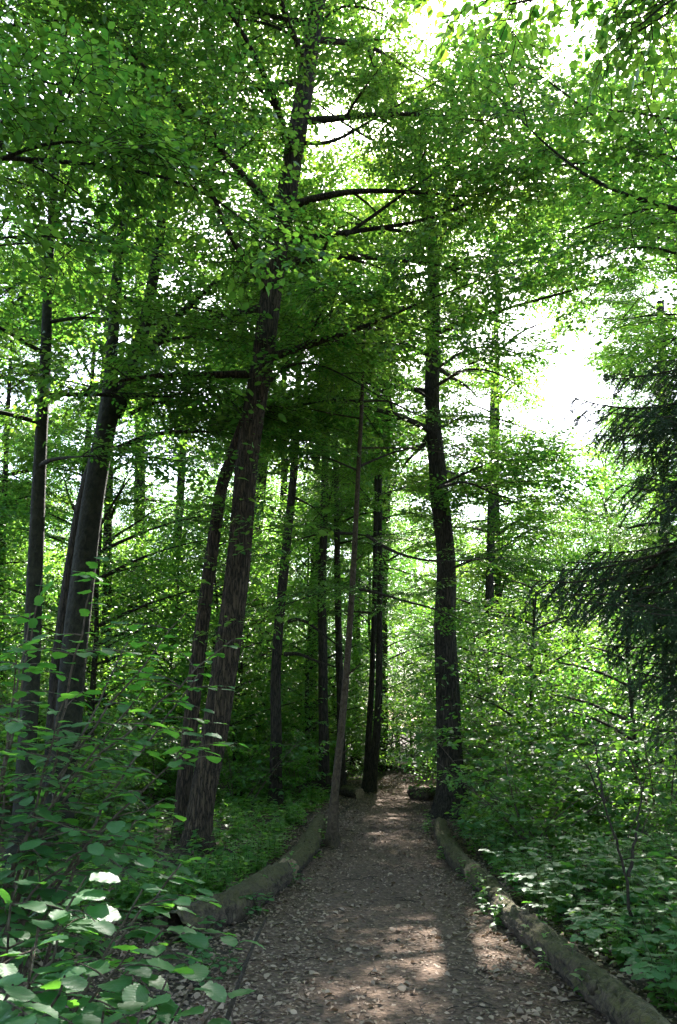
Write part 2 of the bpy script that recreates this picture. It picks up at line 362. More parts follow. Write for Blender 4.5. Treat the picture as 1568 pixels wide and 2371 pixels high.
# fallen leaves: the nearest ones single, the rest one object
rs = np.random.RandomState(5)
nl = 26000
ly = 3.6 + (rs.rand(nl) ** 1.5) * 22; lx = path_c(ly) + (rs.rand(nl) * 2 - 1) * 2.6
d = np.abs(lx - path_c(ly)) / path_w(ly)
keep = rs.rand(nl) < np.where(d < .45, .28, np.where(d < .8, .65, 1.0)); lx, ly = lx[keep], ly[keep]
dz = rs.uniform(.008, .03, len(lx)); lz = np.maximum(gz(lx, ly), 0) + dz
an = rs.rand(len(lx)) * 6.283; LX = np.stack([np.cos(an), np.sin(an), rs.randn(len(lx)) * .22], 1)
LN = np.stack([rs.randn(len(lx)) * .38, rs.randn(len(lx)) * .38, np.ones(len(lx))], 1); LS = rs.uniform(.02, .06, len(lx)); LT = rs.rand(len(lx))
P = np.stack([lx, ly, lz], 1)
def curl(tpl, k): V, F, U = tpl; V = V.copy(); V[:, 2] += k * (np.abs(V[:, 1]) * 1.2 + V[:, 0] * (1 - V[:, 0]) * -.5); return V, F, U
order = np.argsort(-LS / np.maximum(ly, 1)); inview = [i for i in order if abs(project(P[i])[0][0] - 784) < 800 and project(P[i])[1][0] < 2371][:300]
litter_meshes = []
for k in range(5):
    gg = Geo(); tp = curl(T_mid(.26 + .03 * k), [-.5, .2, .5, .8, -.3][k]); gg.add(tp[0], tp[1], 0, (k + .5) / 5, tp[2]); litter_meshes.append(gg.mesh('fallen_leaf', [M_dead]))
for q, i in enumerate(inview): add('fallen_leaf', litter_meshes[q % 5], path, frameM(P[i], LX[i], LN[i], LS[i]))
rest = np.setdiff1d(np.arange(len(lx)), inview)
g = Geo()
for k in range(4):
    s = rest[k::4]; scatter(g, curl(T_mid(.24 + .04 * k), [.6, -.4, .1, .9][k]), P[s], LX[s], LN[s], LS[s], 0, LT[s])
nf = 52000
fy = 3.4 + (rs.rand(nf) ** 1.6) * 22; fx = path_c(fy) + (rs.rand(nf) * 2 - 1) * 2.7; dd_ = np.abs(fx - path_c(fy)) / path_w(fy)
kp = rs.rand(nf) < np.where(dd_ < .45, .5, 1.0); fx, fy = fx[kp], fy[kp]; nf = len(fx); an = rs.rand(nf) * 6.283
scatter(g, T_lo(), np.stack([fx, fy, np.maximum(gz(fx, fy), 0) + rs.uniform(.008, .02, nf)], 1), np.stack([np.cos(an), np.sin(an), rs.randn(nf) * .15], 1), np.stack([rs.randn(nf) * .35, rs.randn(nf) * .35, np.ones(nf)], 1), rs.uniform(.012, .04, nf), 0, rs.rand(nf))
# small twigs in the litter
for k in range(260):
    y = 3.8 + rs.rand() ** 1.4 * 14; x = path_c(y) + rs.uniform(-2.4, 2.4); an = rs.rand() * 6.28; l = rs.uniform(.05, .22)
    z = max(g0(x, y), 0) + .02
    V, F = tube([[x, y, z], [x + l * .5 * math.cos(an), y + l * .5 * math.sin(an), z + .012], [x + l * math.cos(an + .3), y + l * math.sin(an + .3), z]], [.004, .0035, .002], 4); g.add(V, F, 1)
tag(add('leaf_litter', g.mesh('leaf_litter', [M_dead, M_twig])), 'brown dead leaf litter scattered over path and its edges', 'leaf litter', kind='stuff')

# ------------------------------------------------------------------ leafy boughs
def bough_geo(seed, L=1.5, leaf=.085, tpl=None, flat=.18, droop=.25, width=.62, sp=.085, lsp=.055, wood=True, jit=.35, sides=3):
    r = np.random.RandomState(seed); tpl = tpl or T_mid(); g = Geo()
    n = 9; t = np.linspace(0, 1, n)
    side = r.uniform(-.12, .12); mp = np.stack([t * L, side * L * np.sin(t * 2.5) , -droop * L * t ** 2 * .6 + .06 * L * t], 1)
    P = []; X = []; NN = []
    if wood: g.add(*tube(mp, np.linspace(.011, .003, n) * L / 1.4, sides), 1)
    twigs = []
    s = .12; k = 0
    while s < 1:
        sgn = 1 if k % 2 else -1; k += 1
        p0 = np.array([np.interp(s, t, mp[:, q]) for q in range(3)])
        ln = L * width * (math.sin(math.pi * (s * .8 + .16)) ** .8) * r.uniform(.55, 1.1)
        yaw = sgn * math.radians(r.uniform(38, 66)); pit = r.randn() * flat
        dd = np.array([math.cos(yaw), math.sin(yaw), pit]); twigs.append((p0, dd, ln, 0)); s += sp / L * r.uniform(.7, 1.4)
    twigs.append((mp[-1], np.array([1, side, -.2]), .15 * L, 1))
    while twigs:
        p0, dd, ln, lev = twigs.pop()
        m = max(2, int(ln / lsp)); q = np.arange(1, m + 1) / m
        bend = r.randn(3) * .12; bend[2] -= droop * .5
        pts = p0 + dd * (q * ln)[:, None] + bend * (ln * q ** 2)[:, None]
        if wood and ln > .12: g.add(*tube(np.vstack([p0, pts[m // 2], pts[-1]]), [.004, .003, .0015], 3), 1)
        for i in range(m):
            sg = 1 if i % 2 else -1
            ya = sg * r.uniform(.5, 1.1); c, s_ = math.cos(ya), math.sin(ya)
            x = np.array([dd[0] * c - dd[1] * s_, dd[0] * s_ + dd[1] * c, dd[2] * .5 - r.uniform(.0, .45)])
            P.append(pts[i]); X.append(x); NN.append([r.randn() * jit, r.randn() * jit, 1.0])
        if lev == 0 and ln > .3:
            for u in (.35, .6, .8):
                sg = r.choice([-1, 1]); ya = sg * r.uniform(.6, 1.0); c, s_ = math.cos(ya), math.sin(ya)
                twigs.append((p0 + dd * ln * u, np.array([dd[0] * c - dd[1] * s_, dd[0] * s_ + dd[1] * c, dd[2] + r.randn() * flat]), ln * r.uniform(.3, .5), 1))
    P = np.array(P); S = leaf * r.uniform(.6, 1.2, len(P))
    scatter(g, tpl, P, np.array(X), np.array(NN), S, 0, r.rand(len(P)))
    return g
BOUGH = {}
def boughs(kind):
    if kind in BOUGH: return BOUGH[kind]
    lst = []
    for k in range(5):
        if kind == 'horn': gm = bough_geo(100 + k, 1.5, .085, T_mid(.29), .13, .22); mm = [M_leaf, M_twig]
        elif kind == 'oak': gm = bough_geo(200 + k, 1.35, .10, T_mid(.27), .45, .15, jit=.75); mm = [M_leaf_oak, M_twig]
        elif kind == 'far': gm = bough_geo(300 + k, 1.9, .15, T_lo(), .30, .2, sp=.17, lsp=.105, wood=False, jit=.55); mm = [M_leaf, M_twig]
        elif kind == 'lime': gm = bough_geo(400 + k, .85, .10, T_mid(.32), .25, .6, sp=.10, lsp=.07, jit=.5); mm = [M_leaf, M_twig]
        elif kind == 'beech': gm = bough_geo(450 + k, .55, .085, T_hero(np.random.RandomState(k), 'ovate'), .3, .8, sp=.08, lsp=.06, jit=.5); mm = [M_leaf, M_twig]
        elif kind == 'maple': gm = bough_geo(500 + k, 1.3, .13, T_maple(np.random.RandomState(k)), .22, .3, sp=.15, lsp=.11, jit=.3); mm = [M_leaf, M_twig]
        elif kind == 'tuft': gm = bough_geo(600 + k, .6, .085, T_mid(.27), .35, .3, sp=.10, lsp=.06, jit=.55); mm = [M_leaf_oak, M_twig]
        lst.append(gm.mesh(kind + '_bough', mm))
    BOUGH[kind] = lst
    return lst
# openings in the canopy: where the sky or a sunbeam comes through (checked per bough)
GAPS = [(1300, 930, 62, 72), (1345, 110, 24, 95), (966, 96, 24, 36), (1185, 740, 22, 30), (430, 600, 16, 20), (650, 860, 18, 14), (840, 640, 14, 10)]
BEAMS = [(910, 2140, .12), (975, 2172, .08), (935, 2005, .20), (860, 2362, .2), (900, 2255, .08), (1140, 2140, .14), (1135, 2185, .08), (680, 2150, .05), (900, 1850, .45), (880, 1895, .25), (945, 1836, .6), (985, 1824, .6), (840, 1945, .1), (905, 1925, .15), (1000, 2120, .12), (1010, 1960, .15)]
BEAMS = [(pg(x, y), r + .10) for x, y, r in BEAMS]
NPATH = len(BEAMS)
BEAMS += [(pd(x, y, Y), r) for x, y, Y, r in [(300, 2085, 2.7, .08), (440, 2290, 2.4, .12), (340, 2180, 2.5, .06), (230, 1295, 3.5, .10), (180, 2180, 2.3, .08), (470, 1500, 3.9, .10), (120, 1900, 3.2, .10), (260, 1700, 3.4, .1)]]
BEAMS += [(np.array(p), r) for p, r in [((4.2, 10.5, .8), .8), ((5.4, 12.5, 1), 1.1), ((6.6, 14.5, 1.5), 1.3), ((7.5, 12, 1), 1.0), ((3.0, 6.8, .4), .35), ((3.9, 7.8, .5), .5), ((2.75, 5.7, .3), .15), ((3.4, 11.8, .8), .5), ((4.6, 15, 1.5), .8), ((4.0, 13.5, 1.2), .7), ((5.6, 9.6, .8), .7), ((3.4, 9.0, .5), .2), ((8.2, 17.5, 1.5), 1.2), ((5.2, 16, 2), 1.0), ((3.0, 7.6, .4), .1), ((2.6, 11.5, .6), .1),
    ((-5.5, 17, 1.5), 1.0), ((-8.5, 19, 2), 1.2), ((-2.5, 18, 1), .8), ((-4.5, 22, 3), 1.2), ((-10, 24, 3), 1.5), ((-1, 24, 2), 1.0), ((1, 27, 2), 1.0)]]
def blocked(w, rad):
    x, y, dep = project(w)
    if dep[0] > .3:
        for gx, gy, rx, ry in GAPS:
            e = rad * FPX / dep[0] * .6
            if ((x[0] - gx) / (rx + e)) ** 2 + ((y[0] - gy) / (ry + e)) ** 2 < 1: return True
    if not SHAFTS: return beam_blocked(w, rad, NPATH)
    gpt = w - SUND * (w[2] / SUND[2])
    if abs(gpt[0] - path_c(gpt[1])) > path_w(gpt[1]) + .5 and gpt[1] > 4:
        nz = vnoise(np.array([[gpt[0] * .42, gpt[1] * .30, 0.]]), 21)[0]
        if nz > (.48 if gpt[0] > 2 else (.52 if gpt[1] > 12 else .60)): return True
    return beam_blocked(w, rad)
SHAFTS = True
def beam_blocked(w, rad, n=None):
    for p, r in BEAMS[:n]:
        q = w - p; s = q.dot(SUND)
        if s > 1.5 and np.linalg.norm(q - s * SUND) < r + rad * .5: return True
    return False

def limb_path(r, p0, az, el, L, curve):
    n = 7; pts = [p0]; p = p0.copy(); a = az; e = el
    for i in range(n - 1):
        p = p + L / (n - 1) * np.array([math.cos(a) * math.cos(e), math.sin(a) * math.cos(e), math.sin(e)])
        pts.append(p.copy()); a += r.randn() * .13; e += curve / (n - 1) + r.randn() * .08
    return np.array(pts)
def limb_with_boughs(tree, base, r, pts, r0, kind, step=.42, bs=1.0, start=.25, sub=True, wood=None, yawsp=65, upd=0.0, drop=0.0):
    """one limb: mesh with its side branches, leafy boughs as sub-parts"""
    g = Geo(); L = np.linalg.norm(np.diff(pts, axis=0), axis=1).sum()
    Q, R = smooth_path(pts, np.linspace(r0, max(.006, r0 * .15), len(pts)), 14)
    g.add(*tube(Q, R, 7))
    spots = []
    Td = nrm(np.gradient(Q, axis=0))
    s = start * L; k = 0
    while s < L:
        f = s / L * (len(Q) - 1); i = min(int(f), len(Q) - 2); p = Q[i] + (Q[i + 1] - Q[i]) * (f - i); d = Td[i]
        sg = 1 if k % 2 else -1; k += 1
        ya = sg * math.radians(r.uniform(25, yawsp)); c, s_ = math.cos(ya), math.sin(ya)
        dd = np.array([d[0] * c - d[1] * s_, d[0] * s_ + d[1] * c, d[2] * .5 + upd + r.randn() * .12])
        ln = (L - s) * .45 * r.uniform(.6, 1.2)
        if sub and ln > .8:
            e = p + nrm(dd[None])[0] * ln; mid = (p + e) / 2 + np.array([0, 0, .06 * ln])
            SQ, SR = smooth_path([p, mid, e], [R[i] * .5, R[i] * .35, .005], 6); g.add(*tube(SQ, SR, 5))
            for u in np.arange(.3, 1.01, step / ln):
                q = SQ[min(5, int(u * 5))]; spots.append((q, dd, u))
        spots.append((p, dd, s / L)); s += step * r.uniform(.7, 1.3)
    spots.append((Q[-1], Td[-1], 1))
    bl = boughs(kind); put = []
    for p, d, u in spots:
        ya = r.randn() * .55; c, s_ = math.cos(ya), math.sin(ya)
        X = np.array([d[0] * c - d[1] * s_, d[0] * s_ + d[1] * c, d[2] * .6 + r.randn() * .10])
        X = X / np.linalg.norm(X); sz = bs * r.uniform(.7, 1.2); NZ = np.array([r.randn() * .16, r.randn() * .16, 1.0]); kb = r.randint(len(bl))
        rb = {'lime': .42, 'beech': .24}.get(kind, .6) * sz
        if not blocked(base + p + X * rb, rb): put.append((p, X, NZ, sz, kb))
    if len(put) < drop * len(spots): return 0
    lo = add('limb', g.mesh('limb', [wood or M_bark]), tree)
    for p, X, NZ, sz, kb in put: add('leafy_bough', bl[kb], lo, frameM(p, X, NZ, sz))
    return len(put)
NB = 0
def tree(name, label, cat, pts, radii, seg=28, rings=200, bark=None, kind='horn', crown=None, seed=0, group=None, disp=None, tufts=0, tuft_range=(2, 9)):
    """pts: world points of the trunk; crown = dict(n, h0, h1, R, el0, el1, curve, step, bs)"""
    global NB
    r = np.random.RandomState(seed + 11); pts = np.array(pts, float); base = pts[0].copy(); base[2] = g0(base[0], base[1])
    t = empty(name, base); tag(t, label, cat, group)
    loc = pts - base; loc[0, 2] = -.15
    Q, R = smooth_path(loc, list(radii)[:len(loc)], rings)
    Q = Q + np.stack([vnoise(np.stack([Q[:, 2] * .6, 0 * R + seed, 0 * R], 1), 1) - .5, vnoise(np.stack([Q[:, 2] * .6, 0 * R, 0 * R + seed], 1), 2) - .5, 0 * R], 1) * (R * .5)[:, None]
    g = Geo(); g.add(*tube(Q, R, seg, disp or bark_disp(seed * 1.7 + .3)), 0)
    add('trunk', g.mesh('trunk', [bark or M_bark]), t)
    bl = boughs('tuft')
    for k in range(tufts):
        h = r.uniform(*tuft_range); i = int(np.argmin(np.abs(Q[:, 2] - h))); az = r.rand() * 6.283
        X = np.array([math.cos(az), math.sin(az), r.uniform(-.1, .5)]); p = Q[i] + X * R[i] * .9
        if blocked(base + p, .3): continue
        add('leafy_shoot', bl[r.randint(5)], t, frameM(p, X, np.array([0, 0, 1.]) + r.randn(3) * .2, r.uniform(.6, 1.7)))
    if crown:
        c = dict(n=16, h0=4, h1=None, R=3.5, el0=.15, el1=.9, curve=-.3, step=.54, bs=1.0, prof=.6); c.update(crown)
        H = Q[-1, 2]; h1 = c['h1'] or H; az = r.rand() * 6.28
        for k in range(c['n']):
            u = (k + r.rand()) / c['n']; h = c['h0'] + (h1 - c['h0']) * u
            i = int(np.argmin(np.abs(Q[:, 2] - h))); az += 2.4 + r.randn() * .35
            L = c['R'] * (1 - c['prof'] * abs(u - .35)) * r.uniform(.7, 1.15); el = c['el0'] + (c['el1'] - c['el0']) * u + r.randn() * .12
            for attempt in range(5):
                lp = limb_path(r, Q[i].copy(), az, el, L, c['curve'])
                got = limb_with_boughs(t, base, r, lp, min(R[i] * .45, .02 + .018 * L), kind, c['step'], c['bs'], wood=bark, drop=.5)
                NB += got
                if got: break
                az += 1.1 + r.rand() * .8; L *= .92
    return t, base, Q, R

def trunk_px(pts, Y, top=None, lean=0):
    """photo points up a trunk standing Y metres ahead; extended upward to height top"""
    W = [pd(x, y, Y + lean * k) for k, (x, y) in enumerate(pts)]
    W[0][2] = 0
    if top and top > W[-1][2] + .5:
        d = W[-1] - W[-2]; d = d / d[2]; W.append(W[-1] + d * (top - W[-1][2]) * np.array([.7, 1, 1]))
    return W
def wpx(w, Y): return .5 * w / FPX * Y * .84       # half a width in pixels, as metres at Y ahead

def Yg(x, y): return float(pg(x, y)[1])

# the leaning oak with two stems left of the path
Y3 = Yg(455, 1992)
p3 = trunk_px([(457, 1992), (470, 1850), (492, 1700), (530, 1450), (562, 1200), (592, 930), (625, 700), (662, 450), (702, 200), (738, 0)], Y3, 19)
tree('oak_tree', 'tall furrowed oak leaning right beside the left log, forked into two stems', 'tree', p3,
     [wpx(w, Y3 * 1.0) for w in (50, 58, 66, 66, 64, 64, 64, 63, 60, 54)] + [.07], 48, 420, M_bark_oak, 'oak',
     dict(n=26, h0=5.6, R=3.6, el0=.1, el1=.8, step=.42), 3, tufts=60, tuft_range=(2.6, 9))
oak = [o for o in bpy.data.objects if o.name == 'oak_tree'][0]; ob = np.array(oak.location)
st = np.array([pd(x, y, Y3 + .35) for x, y in ((418, 1975), (428, 1800), (455, 1550), (484, 1330), (514, 1120), (556, 990))]); st[0, 2] = -.15
st[-1] = pd(572, 960, Y3 + .05); st = st - ob
Q, R = smooth_path(st, [wpx(w, Y3) for w in (38, 38, 40, 37, 34, 30)], 160)
g = Geo(); g.add(*tube(Q, R, 36, bark_disp(7.7)), 0); add('trunk', g.mesh('trunk', [M_bark_oak]), oak)['label'] = 'darker left stem of the forked oak'
def px_limb(t, base, pts, Y, w0, kind, seed, step=.4, bs=.9, start=.3, lean=0.0, wood=None, sub=True, w1=None):
    global NB
    P = np.array([pd(x, y, Y + lean * k) for k, (x, y) in enumerate(pts)]) - base
    NB += limb_with_boughs(t, base, np.random.RandomState(seed), P, wpx(w0, Y), kind, step, bs, start, sub, wood)
SHAFTS = False
px_limb(oak, ob, [(640, 560), (760, 545), (860, 530), (1000, 512), (1100, 460), (1180, 420)], Y3, 22, 'oak', 31, bs=.75, start=.45)
px_limb(oak, ob, [(800, 545), (850, 510), (960, 430), (1050, 375), (1140, 325)], Y3 - .2, 14, 'oak', 32, bs=.7, start=.4)
px_limb(oak, ob, [(690, 330), (760, 340), (840, 290), (930, 240), (1010, 190)], Y3, 16, 'oak', 33, bs=.75)
px_limb(oak, ob, [(732, 60), (790, 10), (860, 20), (920, 50)], Y3, 12, 'oak', 35, bs=.8, start=.1)
px_limb(oak, ob, [(722, 110), (640, 60), (560, 40), (470, 60)], Y3 + .2, 14, 'oak', 36, bs=.8, start=.15)
px_limb(oak, ob, [(735, 20), (690, -60), (600, -80), (520, -60)], Y3 - .3, 12, 'oak', 37, bs=.8, start=.1)
px_limb(oak, ob, [(580, 960), (640, 850), (720, 830), (800, 870), (900, 930)], Y3, 12, 'horn', 34, bs=.9, start=.1)

SHAFTS = True
# slim smooth tree, far left
Y1 = 10.2
tree('slim_tree', 'slim straight smooth-barked tree nearest the left edge', 'tree',
     trunk_px([(48, 2000), (75, 1570), (85, 1300), (100, 950), (112, 700), (122, 480)], Y1, 17),
     [wpx(w, Y1) for w in (48, 44, 40, 34, 28, 24)] + [.04], 24, 240, M_bark_smooth, 'horn', dict(n=20, h0=4.6, R=2.8, el0=.1, el1=.7), 1)

# leaning forked tree between the slim tree and the oak
Y2 = 11.2
f2 = tree('forked_tree', 'leaning grey tree forking high up, right of the slim left tree', 'tree',
     trunk_px([(128, 1960), (165, 1560), (205, 1250), (240, 1040), (262, 930), (258, 840), (272, 620), (300, 400), (315, 150)], Y2, 17),
     [wpx(w, Y2) for w in (70, 66, 62, 60, 58, 36, 32, 28, 24)] + [.05], 36, 320, M_bark_smooth, 'horn', dict(n=18, h0=8.2, R=3.3, el0=.1, el1=.8), 2, disp=bark_disp(3.1, .05))
t2, b2 = f2[0], f2[1]
st = np.array([pd(x, y, Y2) for x, y in ((262, 960), (300, 885), (335, 760), (362, 600), (378, 480), (392, 330), (410, 150))]) - b2
Q, R = smooth_path(st, [wpx(w, Y2) for w in (52, 44, 36, 32, 28, 22, 14)], 120)
g = Geo(); g.add(*tube(Q, R, 24, bark_disp(9.1, .05, 0)), 0); add('trunk', g.mesh('trunk', [M_bark_smooth]), t2)['label'] = 'right-hand fork of the leaning grey tree'
st = np.array([pd(x, y, Y2 + .5) for x, y in ((118, 1950), (135, 1560), (165, 1330), (195, 1150), (225, 1040))]); st[0, 2] = -.15; st = st - b2
Q, R = smooth_path(st, [wpx(w, Y2) for w in (50, 46, 44, 40, 34)], 120)
g = Geo(); g.add(*tube(Q, R, 24, bark_disp(4.4, .08)), 0); add('trunk', g.mesh('trunk', [M_bark]), t2)['label'] = 'dark lower stem behind the leaning trunk'
px_limb(t2, b2, [(350, 810), (395, 748), (440, 705), (500, 652), (560, 600), (620, 560)], Y2, 30, 'horn', 41, start=.45, wood=M_bark)
px_limb(t2, b2, [(365, 795), (420, 780), (500, 785), (580, 800)], Y2, 14, 'horn', 42, start=.3, wood=M_bark)
px_limb(t2, b2, [(275, 1040), (300, 1022), (370, 1000), (480, 998), (580, 1010)], Y2, 22, 'horn', 43, start=.3, wood=M_bark)
px_limb(t2, b2, [(300, 960), (340, 935), (420, 925), (520, 935)], Y2, 14, 'horn', 44, start=.3, wood=M_bark)

# broken-barked tree with dead curved branches, slim, left of path
Y4 = Yg(640, 1872)
t4 = tree('slender_tree', 'slender dark tree with bent bare side branches, between the oak and the sapling', 'tree',
     trunk_px([(641, 1872), (638, 1700), (637, 1600), (648, 1430), (664, 1250), (680, 1080), (690, 900)], Y4, 15),
     [wpx(w, Y4) for w in (30, 28, 27, 27, 24, 22, 18)] + [.04], 22, 200, M_bark, 'horn', dict(n=14, h0=6.5, R=2.8), 4)
for k, pp in enumerate([[(665, 1440), (690, 1430), (720, 1445), (750, 1470), (790, 1500)], [(658, 1515), (690, 1512), (730, 1530), (780, 1545)]]):
    P_ = np.array([pd(x, y, Y4) for x, y in pp]) - t4[1]; Q, R = smooth_path(P_, np.linspace(.05, .012, len(pp)), 16)
    g = Geo(); g.add(*tube(Q, R, 7)); add('limb', g.mesh('limb', [M_bark]), t4[0])

# thin hornbeam sapling at the left edge of the path
Y7 = Yg(766, 1962)
SHAFTS = False
t7 = tree('young_hornbeam', 'thin pale young hornbeam on the path edge with wide flat sprays', 'tree',
     trunk_px([(766, 1962), (774, 1850), (792, 1700), (806, 1530), (816, 1380), (825, 1200), (832, 1050), (838, 930)], Y7, 8.5),
     [wpx(w, Y7) for w in (24, 20, 18, 17, 16, 14, 13, 11)] + [.012], 16, 160, M_bark_pale, 'horn', dict(n=6, h0=5.6, R=2.2, el0=0, el1=.4), 7, disp=bark_disp(2, .06, .9))
for k, (pp, w0) in enumerate([([(816, 1362), (860, 1368), (930, 1390), (1010, 1410), (1080, 1440)], 10), ([(816, 1362), (770, 1360), (720, 1380), (660, 1400)], 8),
        ([(824, 1236), (760, 1232), (700, 1245), (620, 1280)], 8), ([(850, 1240), (900, 1275), (980, 1300), (1070, 1300), (1150, 1290)], 11), ([(832, 1080), (900, 1050), (980, 1030), (1060, 1040)], 8),
        ([(830, 1090), (760, 1060), (700, 1060)], 7), ([(836, 930), (780, 925), (700, 935), (640, 950)], 8), ([(836, 930), (900, 925), (960, 960), (1040, 980)], 8)]):
    px_limb(t7[0], t7[1], pp, Y7, w0, 'horn', 70 + k, step=.34, bs=.62, start=.15, lean=[-.25, .2, .3, -.3, .25, -.2, .2, .1][k], wood=M_twig)

for (x, y, dx, dy) in ((808, 1560, 26, -24), (799, 1640, -18, -14), (815, 1430, -22, -16), (792, 1745, 14, -10), (820, 1300, 24, -20)):
    P_ = np.array([pd(x, y, Y7), pd(x + dx * .5, y + dy * .4, Y7 - .05), pd(x + dx, y + dy, Y7 - .1)]) - t7[1]; g = Geo(); g.add(*tube(P_, [.016, .010, .005], 6)); add('dead_twig', g.mesh('dead_twig', [M_bark_pale]), t7[0])
# dark tall tree right of the path
Y9 = Yg(1050, 1892)
SHAFTS = True
t9 = tree('tall_tree', 'tall dark ridged tree with flared base right of the path', 'tree',
     trunk_px([(1050, 1892), (1049, 1800), (1044, 1650), (1034, 1350), (1016, 1120), (1004, 930), (1000, 760), (1000, 600), (988, 420), (958, 320), (905, 230)], Y9, 19),
     [wpx(w, Y9) for w in (66, 64, 60, 54, 48, 42, 38, 36, 34, 28, 22)] + [.05], 52, 420, M_bark, 'oak', dict(n=24, h0=6.5, R=4.2, el0=.05, el1=.8, step=.42), 9, tufts=110, tuft_range=(2.4, 12), disp=bark_disp(5.2, .12, .9))
SHAFTS = False
px_limb(t9[0], t9[1], [(1020, 1330), (1080, 1300), (1150, 1280), (1230, 1220), (1290, 1210)], Y9 - 1.5, 9, 'horn', 91, start=.2, bs=.8)
px_limb(t9[0], t9[1], [(1000, 1000), (1080, 960), (1160, 970), (1240, 1000)], Y9 - 1, 12, 'horn', 92, start=.15, bs=.95)
px_limb(t9[0], t9[1], [(1000, 900), (1080, 850), (1150, 860), (1210, 900)], Y9 - 1, 12, 'horn', 93, start=.15, bs=.95)

for k, (pp, dy) in enumerate([([(1000, 780), (1080, 730), (1170, 745), (1240, 800)], -.5), ([(1002, 860), (1090, 800), (1190, 810), (1230, 850)], -2), ([(1012, 1130), (1090, 1085), (1180, 1090), (1290, 1040)], -1.5), ([(1000, 640), (1090, 590), (1180, 600), (1260, 660)], -.5), ([(1004, 930), (930, 880), (860, 880), (800, 910)], -.5), ([(1000, 720), (930, 680), (860, 690)], .5), ([(1014, 1130), (1080, 1110), (1150, 1150), (1230, 1160)], -3)]):
    px_limb(t9[0], t9[1], pp, Y9 + dy, 10, 'horn', 190 + k, step=.42, bs=1.0, start=.1, lean=-dy * .15)
SHAFTS = True
# more single trees in the middle ground
def mid(name, label, pts, base_y, w, top, crown, seed, kind='horn', bark=None, group=None, Y=None, tufts=0):
    Y = Y or Yg(pts[0][0], base_y)
    pts = [(pts[0][0], base_y)] + list(pts[1:])
    n = len(pts)
    return tree(name, label, 'tree', trunk_px(pts, Y, top), [wpx(w * (1 - .35 * k / n), Y) for k in range(n)] + ([.03] if top else []), 18, 120, bark or M_bark, kind, crown, seed, group, tufts=tufts)
mid('straight_tree', 'straight dark tree just left of the thin young hornbeam', [(752, 1850), (746, 1600), (748, 1250), (752, 1000)], 1846, 27, 16, dict(n=15, h0=6, R=3.2), 51)
mid('narrow_tree', 'narrow dark tree directly behind the thin young hornbeam', [(790, 1850), (790, 1650), (783, 1400), (780, 1240)], 1842, 22, 15, dict(n=13, h0=6, R=3.0), 52)
mid('twin_tree', 'left, more upright stem of the leaning pair where the path bends', [(846, 1835), (855, 1700), (864, 1550), (868, 1350)], 1834, 17, 14, dict(n=12, h0=4.5, R=2.8), 53)
mid('twin_tree', 'right, more slanting stem of the leaning pair where the path bends', [(858, 1835), (872, 1700), (880, 1550), (880, 1400)], 1836, 22, 14, dict(n=12, h0=4.5, R=2.8), 54)
mid('shaded_tree', 'dark trunk in the thicket right of the tall ridged tree', [(1140, 1850), (1135, 1650), (1132, 1400), (1140, 1100)], 1810, 28, 15, dict(n=12, h0=3.2, R=3.0, el1=.6), 55)
mid('grey_tree', 'thick grey trunk in shade left of the straight dark tree', [(716, 1800), (722, 1600), (728, 1400)], 1806, 34, 17, dict(n=13, h0=7, R=3.5), 56, 'oak')
mid('crooked_tree', 'crooked thin tree with bent branches left of the oak', [(372, 1800), (385, 1600), (400, 1480), (412, 1250), (420, 1050)], 1806, 22, 12, dict(n=16, h0=2.6, R=2.8, el1=.6), 57)
mid('shaded_tree', 'dark trunk right beside the leaning forked tree', [(245, 1800), (245, 1500), (250, 1200)], 1836, 30, 15, dict(n=15, h0=3.5, R=3.2), 58)
mid('shaded_tree', 'thin dark trunk hidden behind the leaning forked tree', [(200, 1800), (205, 1560), (215, 1300)], 1816, 22, 15, dict(n=14, h0=3, R=3.2), 59)
mid('shaded_tree', 'thin dark trunk close behind the oak on its right', [(548, 1800), (552, 1550), (560, 1300)], 1806, 18, 13, dict(n=13, h0=2.6, R=3.0), 60)
mid('shaded_tree', 'thin trunk at the left edge behind the slim tree', [(0, 1800), (5, 1500), (8, 1200)], 1836, 22, 14, dict(n=15, h0=3, R=3.2), 61)
mid('tall_canopy_tree', 'tall canopy tree high above the forked tree', [(330, 1800), (325, 1300), (322, 700), (330, 100)], 1800, 34, 21, dict(n=24, h0=9, R=4.4), 62, 'oak')
mid('tall_canopy_tree', 'tall canopy tree whose top fills the sky left of the sun', [(560, 1780), (600, 1200), (640, 500)], 1796, 34, 22, dict(n=24, h0=10, R=4.4), 63, 'oak')
mid('tall_canopy_tree', 'tall canopy tree whose top fills the sky below the sun', [(880, 1790), (890, 1200), (900, 500)], 1792, 34, 22, dict(n=24, h0=9, R=4.6), 64, 'oak')
t65 = mid('canopy_tree', 'canopy tree right of the tall ridged tree under the sun', [(1165, 1800), (1150, 1200), (1150, 700)], 1796, 20, 21, dict(n=26, h0=5.5, R=4.0), 65, 'oak', tufts=70)
SHAFTS = False
for k, pp in enumerate([[(1150, 820), (1200, 770), (1260, 745), (1340, 735)], [(1150, 660), (1230, 610), (1320, 590)], [(1150, 930), (1190, 890), (1225, 880)], [(1150, 1040), (1200, 1010), (1235, 1020)], [(1150, 1130), (1220, 1090), (1290, 1095)],
        [(1150, 560), (1210, 500), (1290, 480), (1380, 500)], [(1150, 900), (1100, 860), (1050, 850)], [(1150, 740), (1100, 700), (1060, 690)], [(1150, 1240), (1220, 1190), (1300, 1180)], [(1150, 1090), (1110, 1060), (1070, 1060)]]):
    px_limb(t65[0], t65[1], pp, t65[1][1], 10, 'horn', 650 + k, step=.5, bs=1.15, start=.1, lean=(-.5, .3, .6)[k % 3])
SHAFTS = True
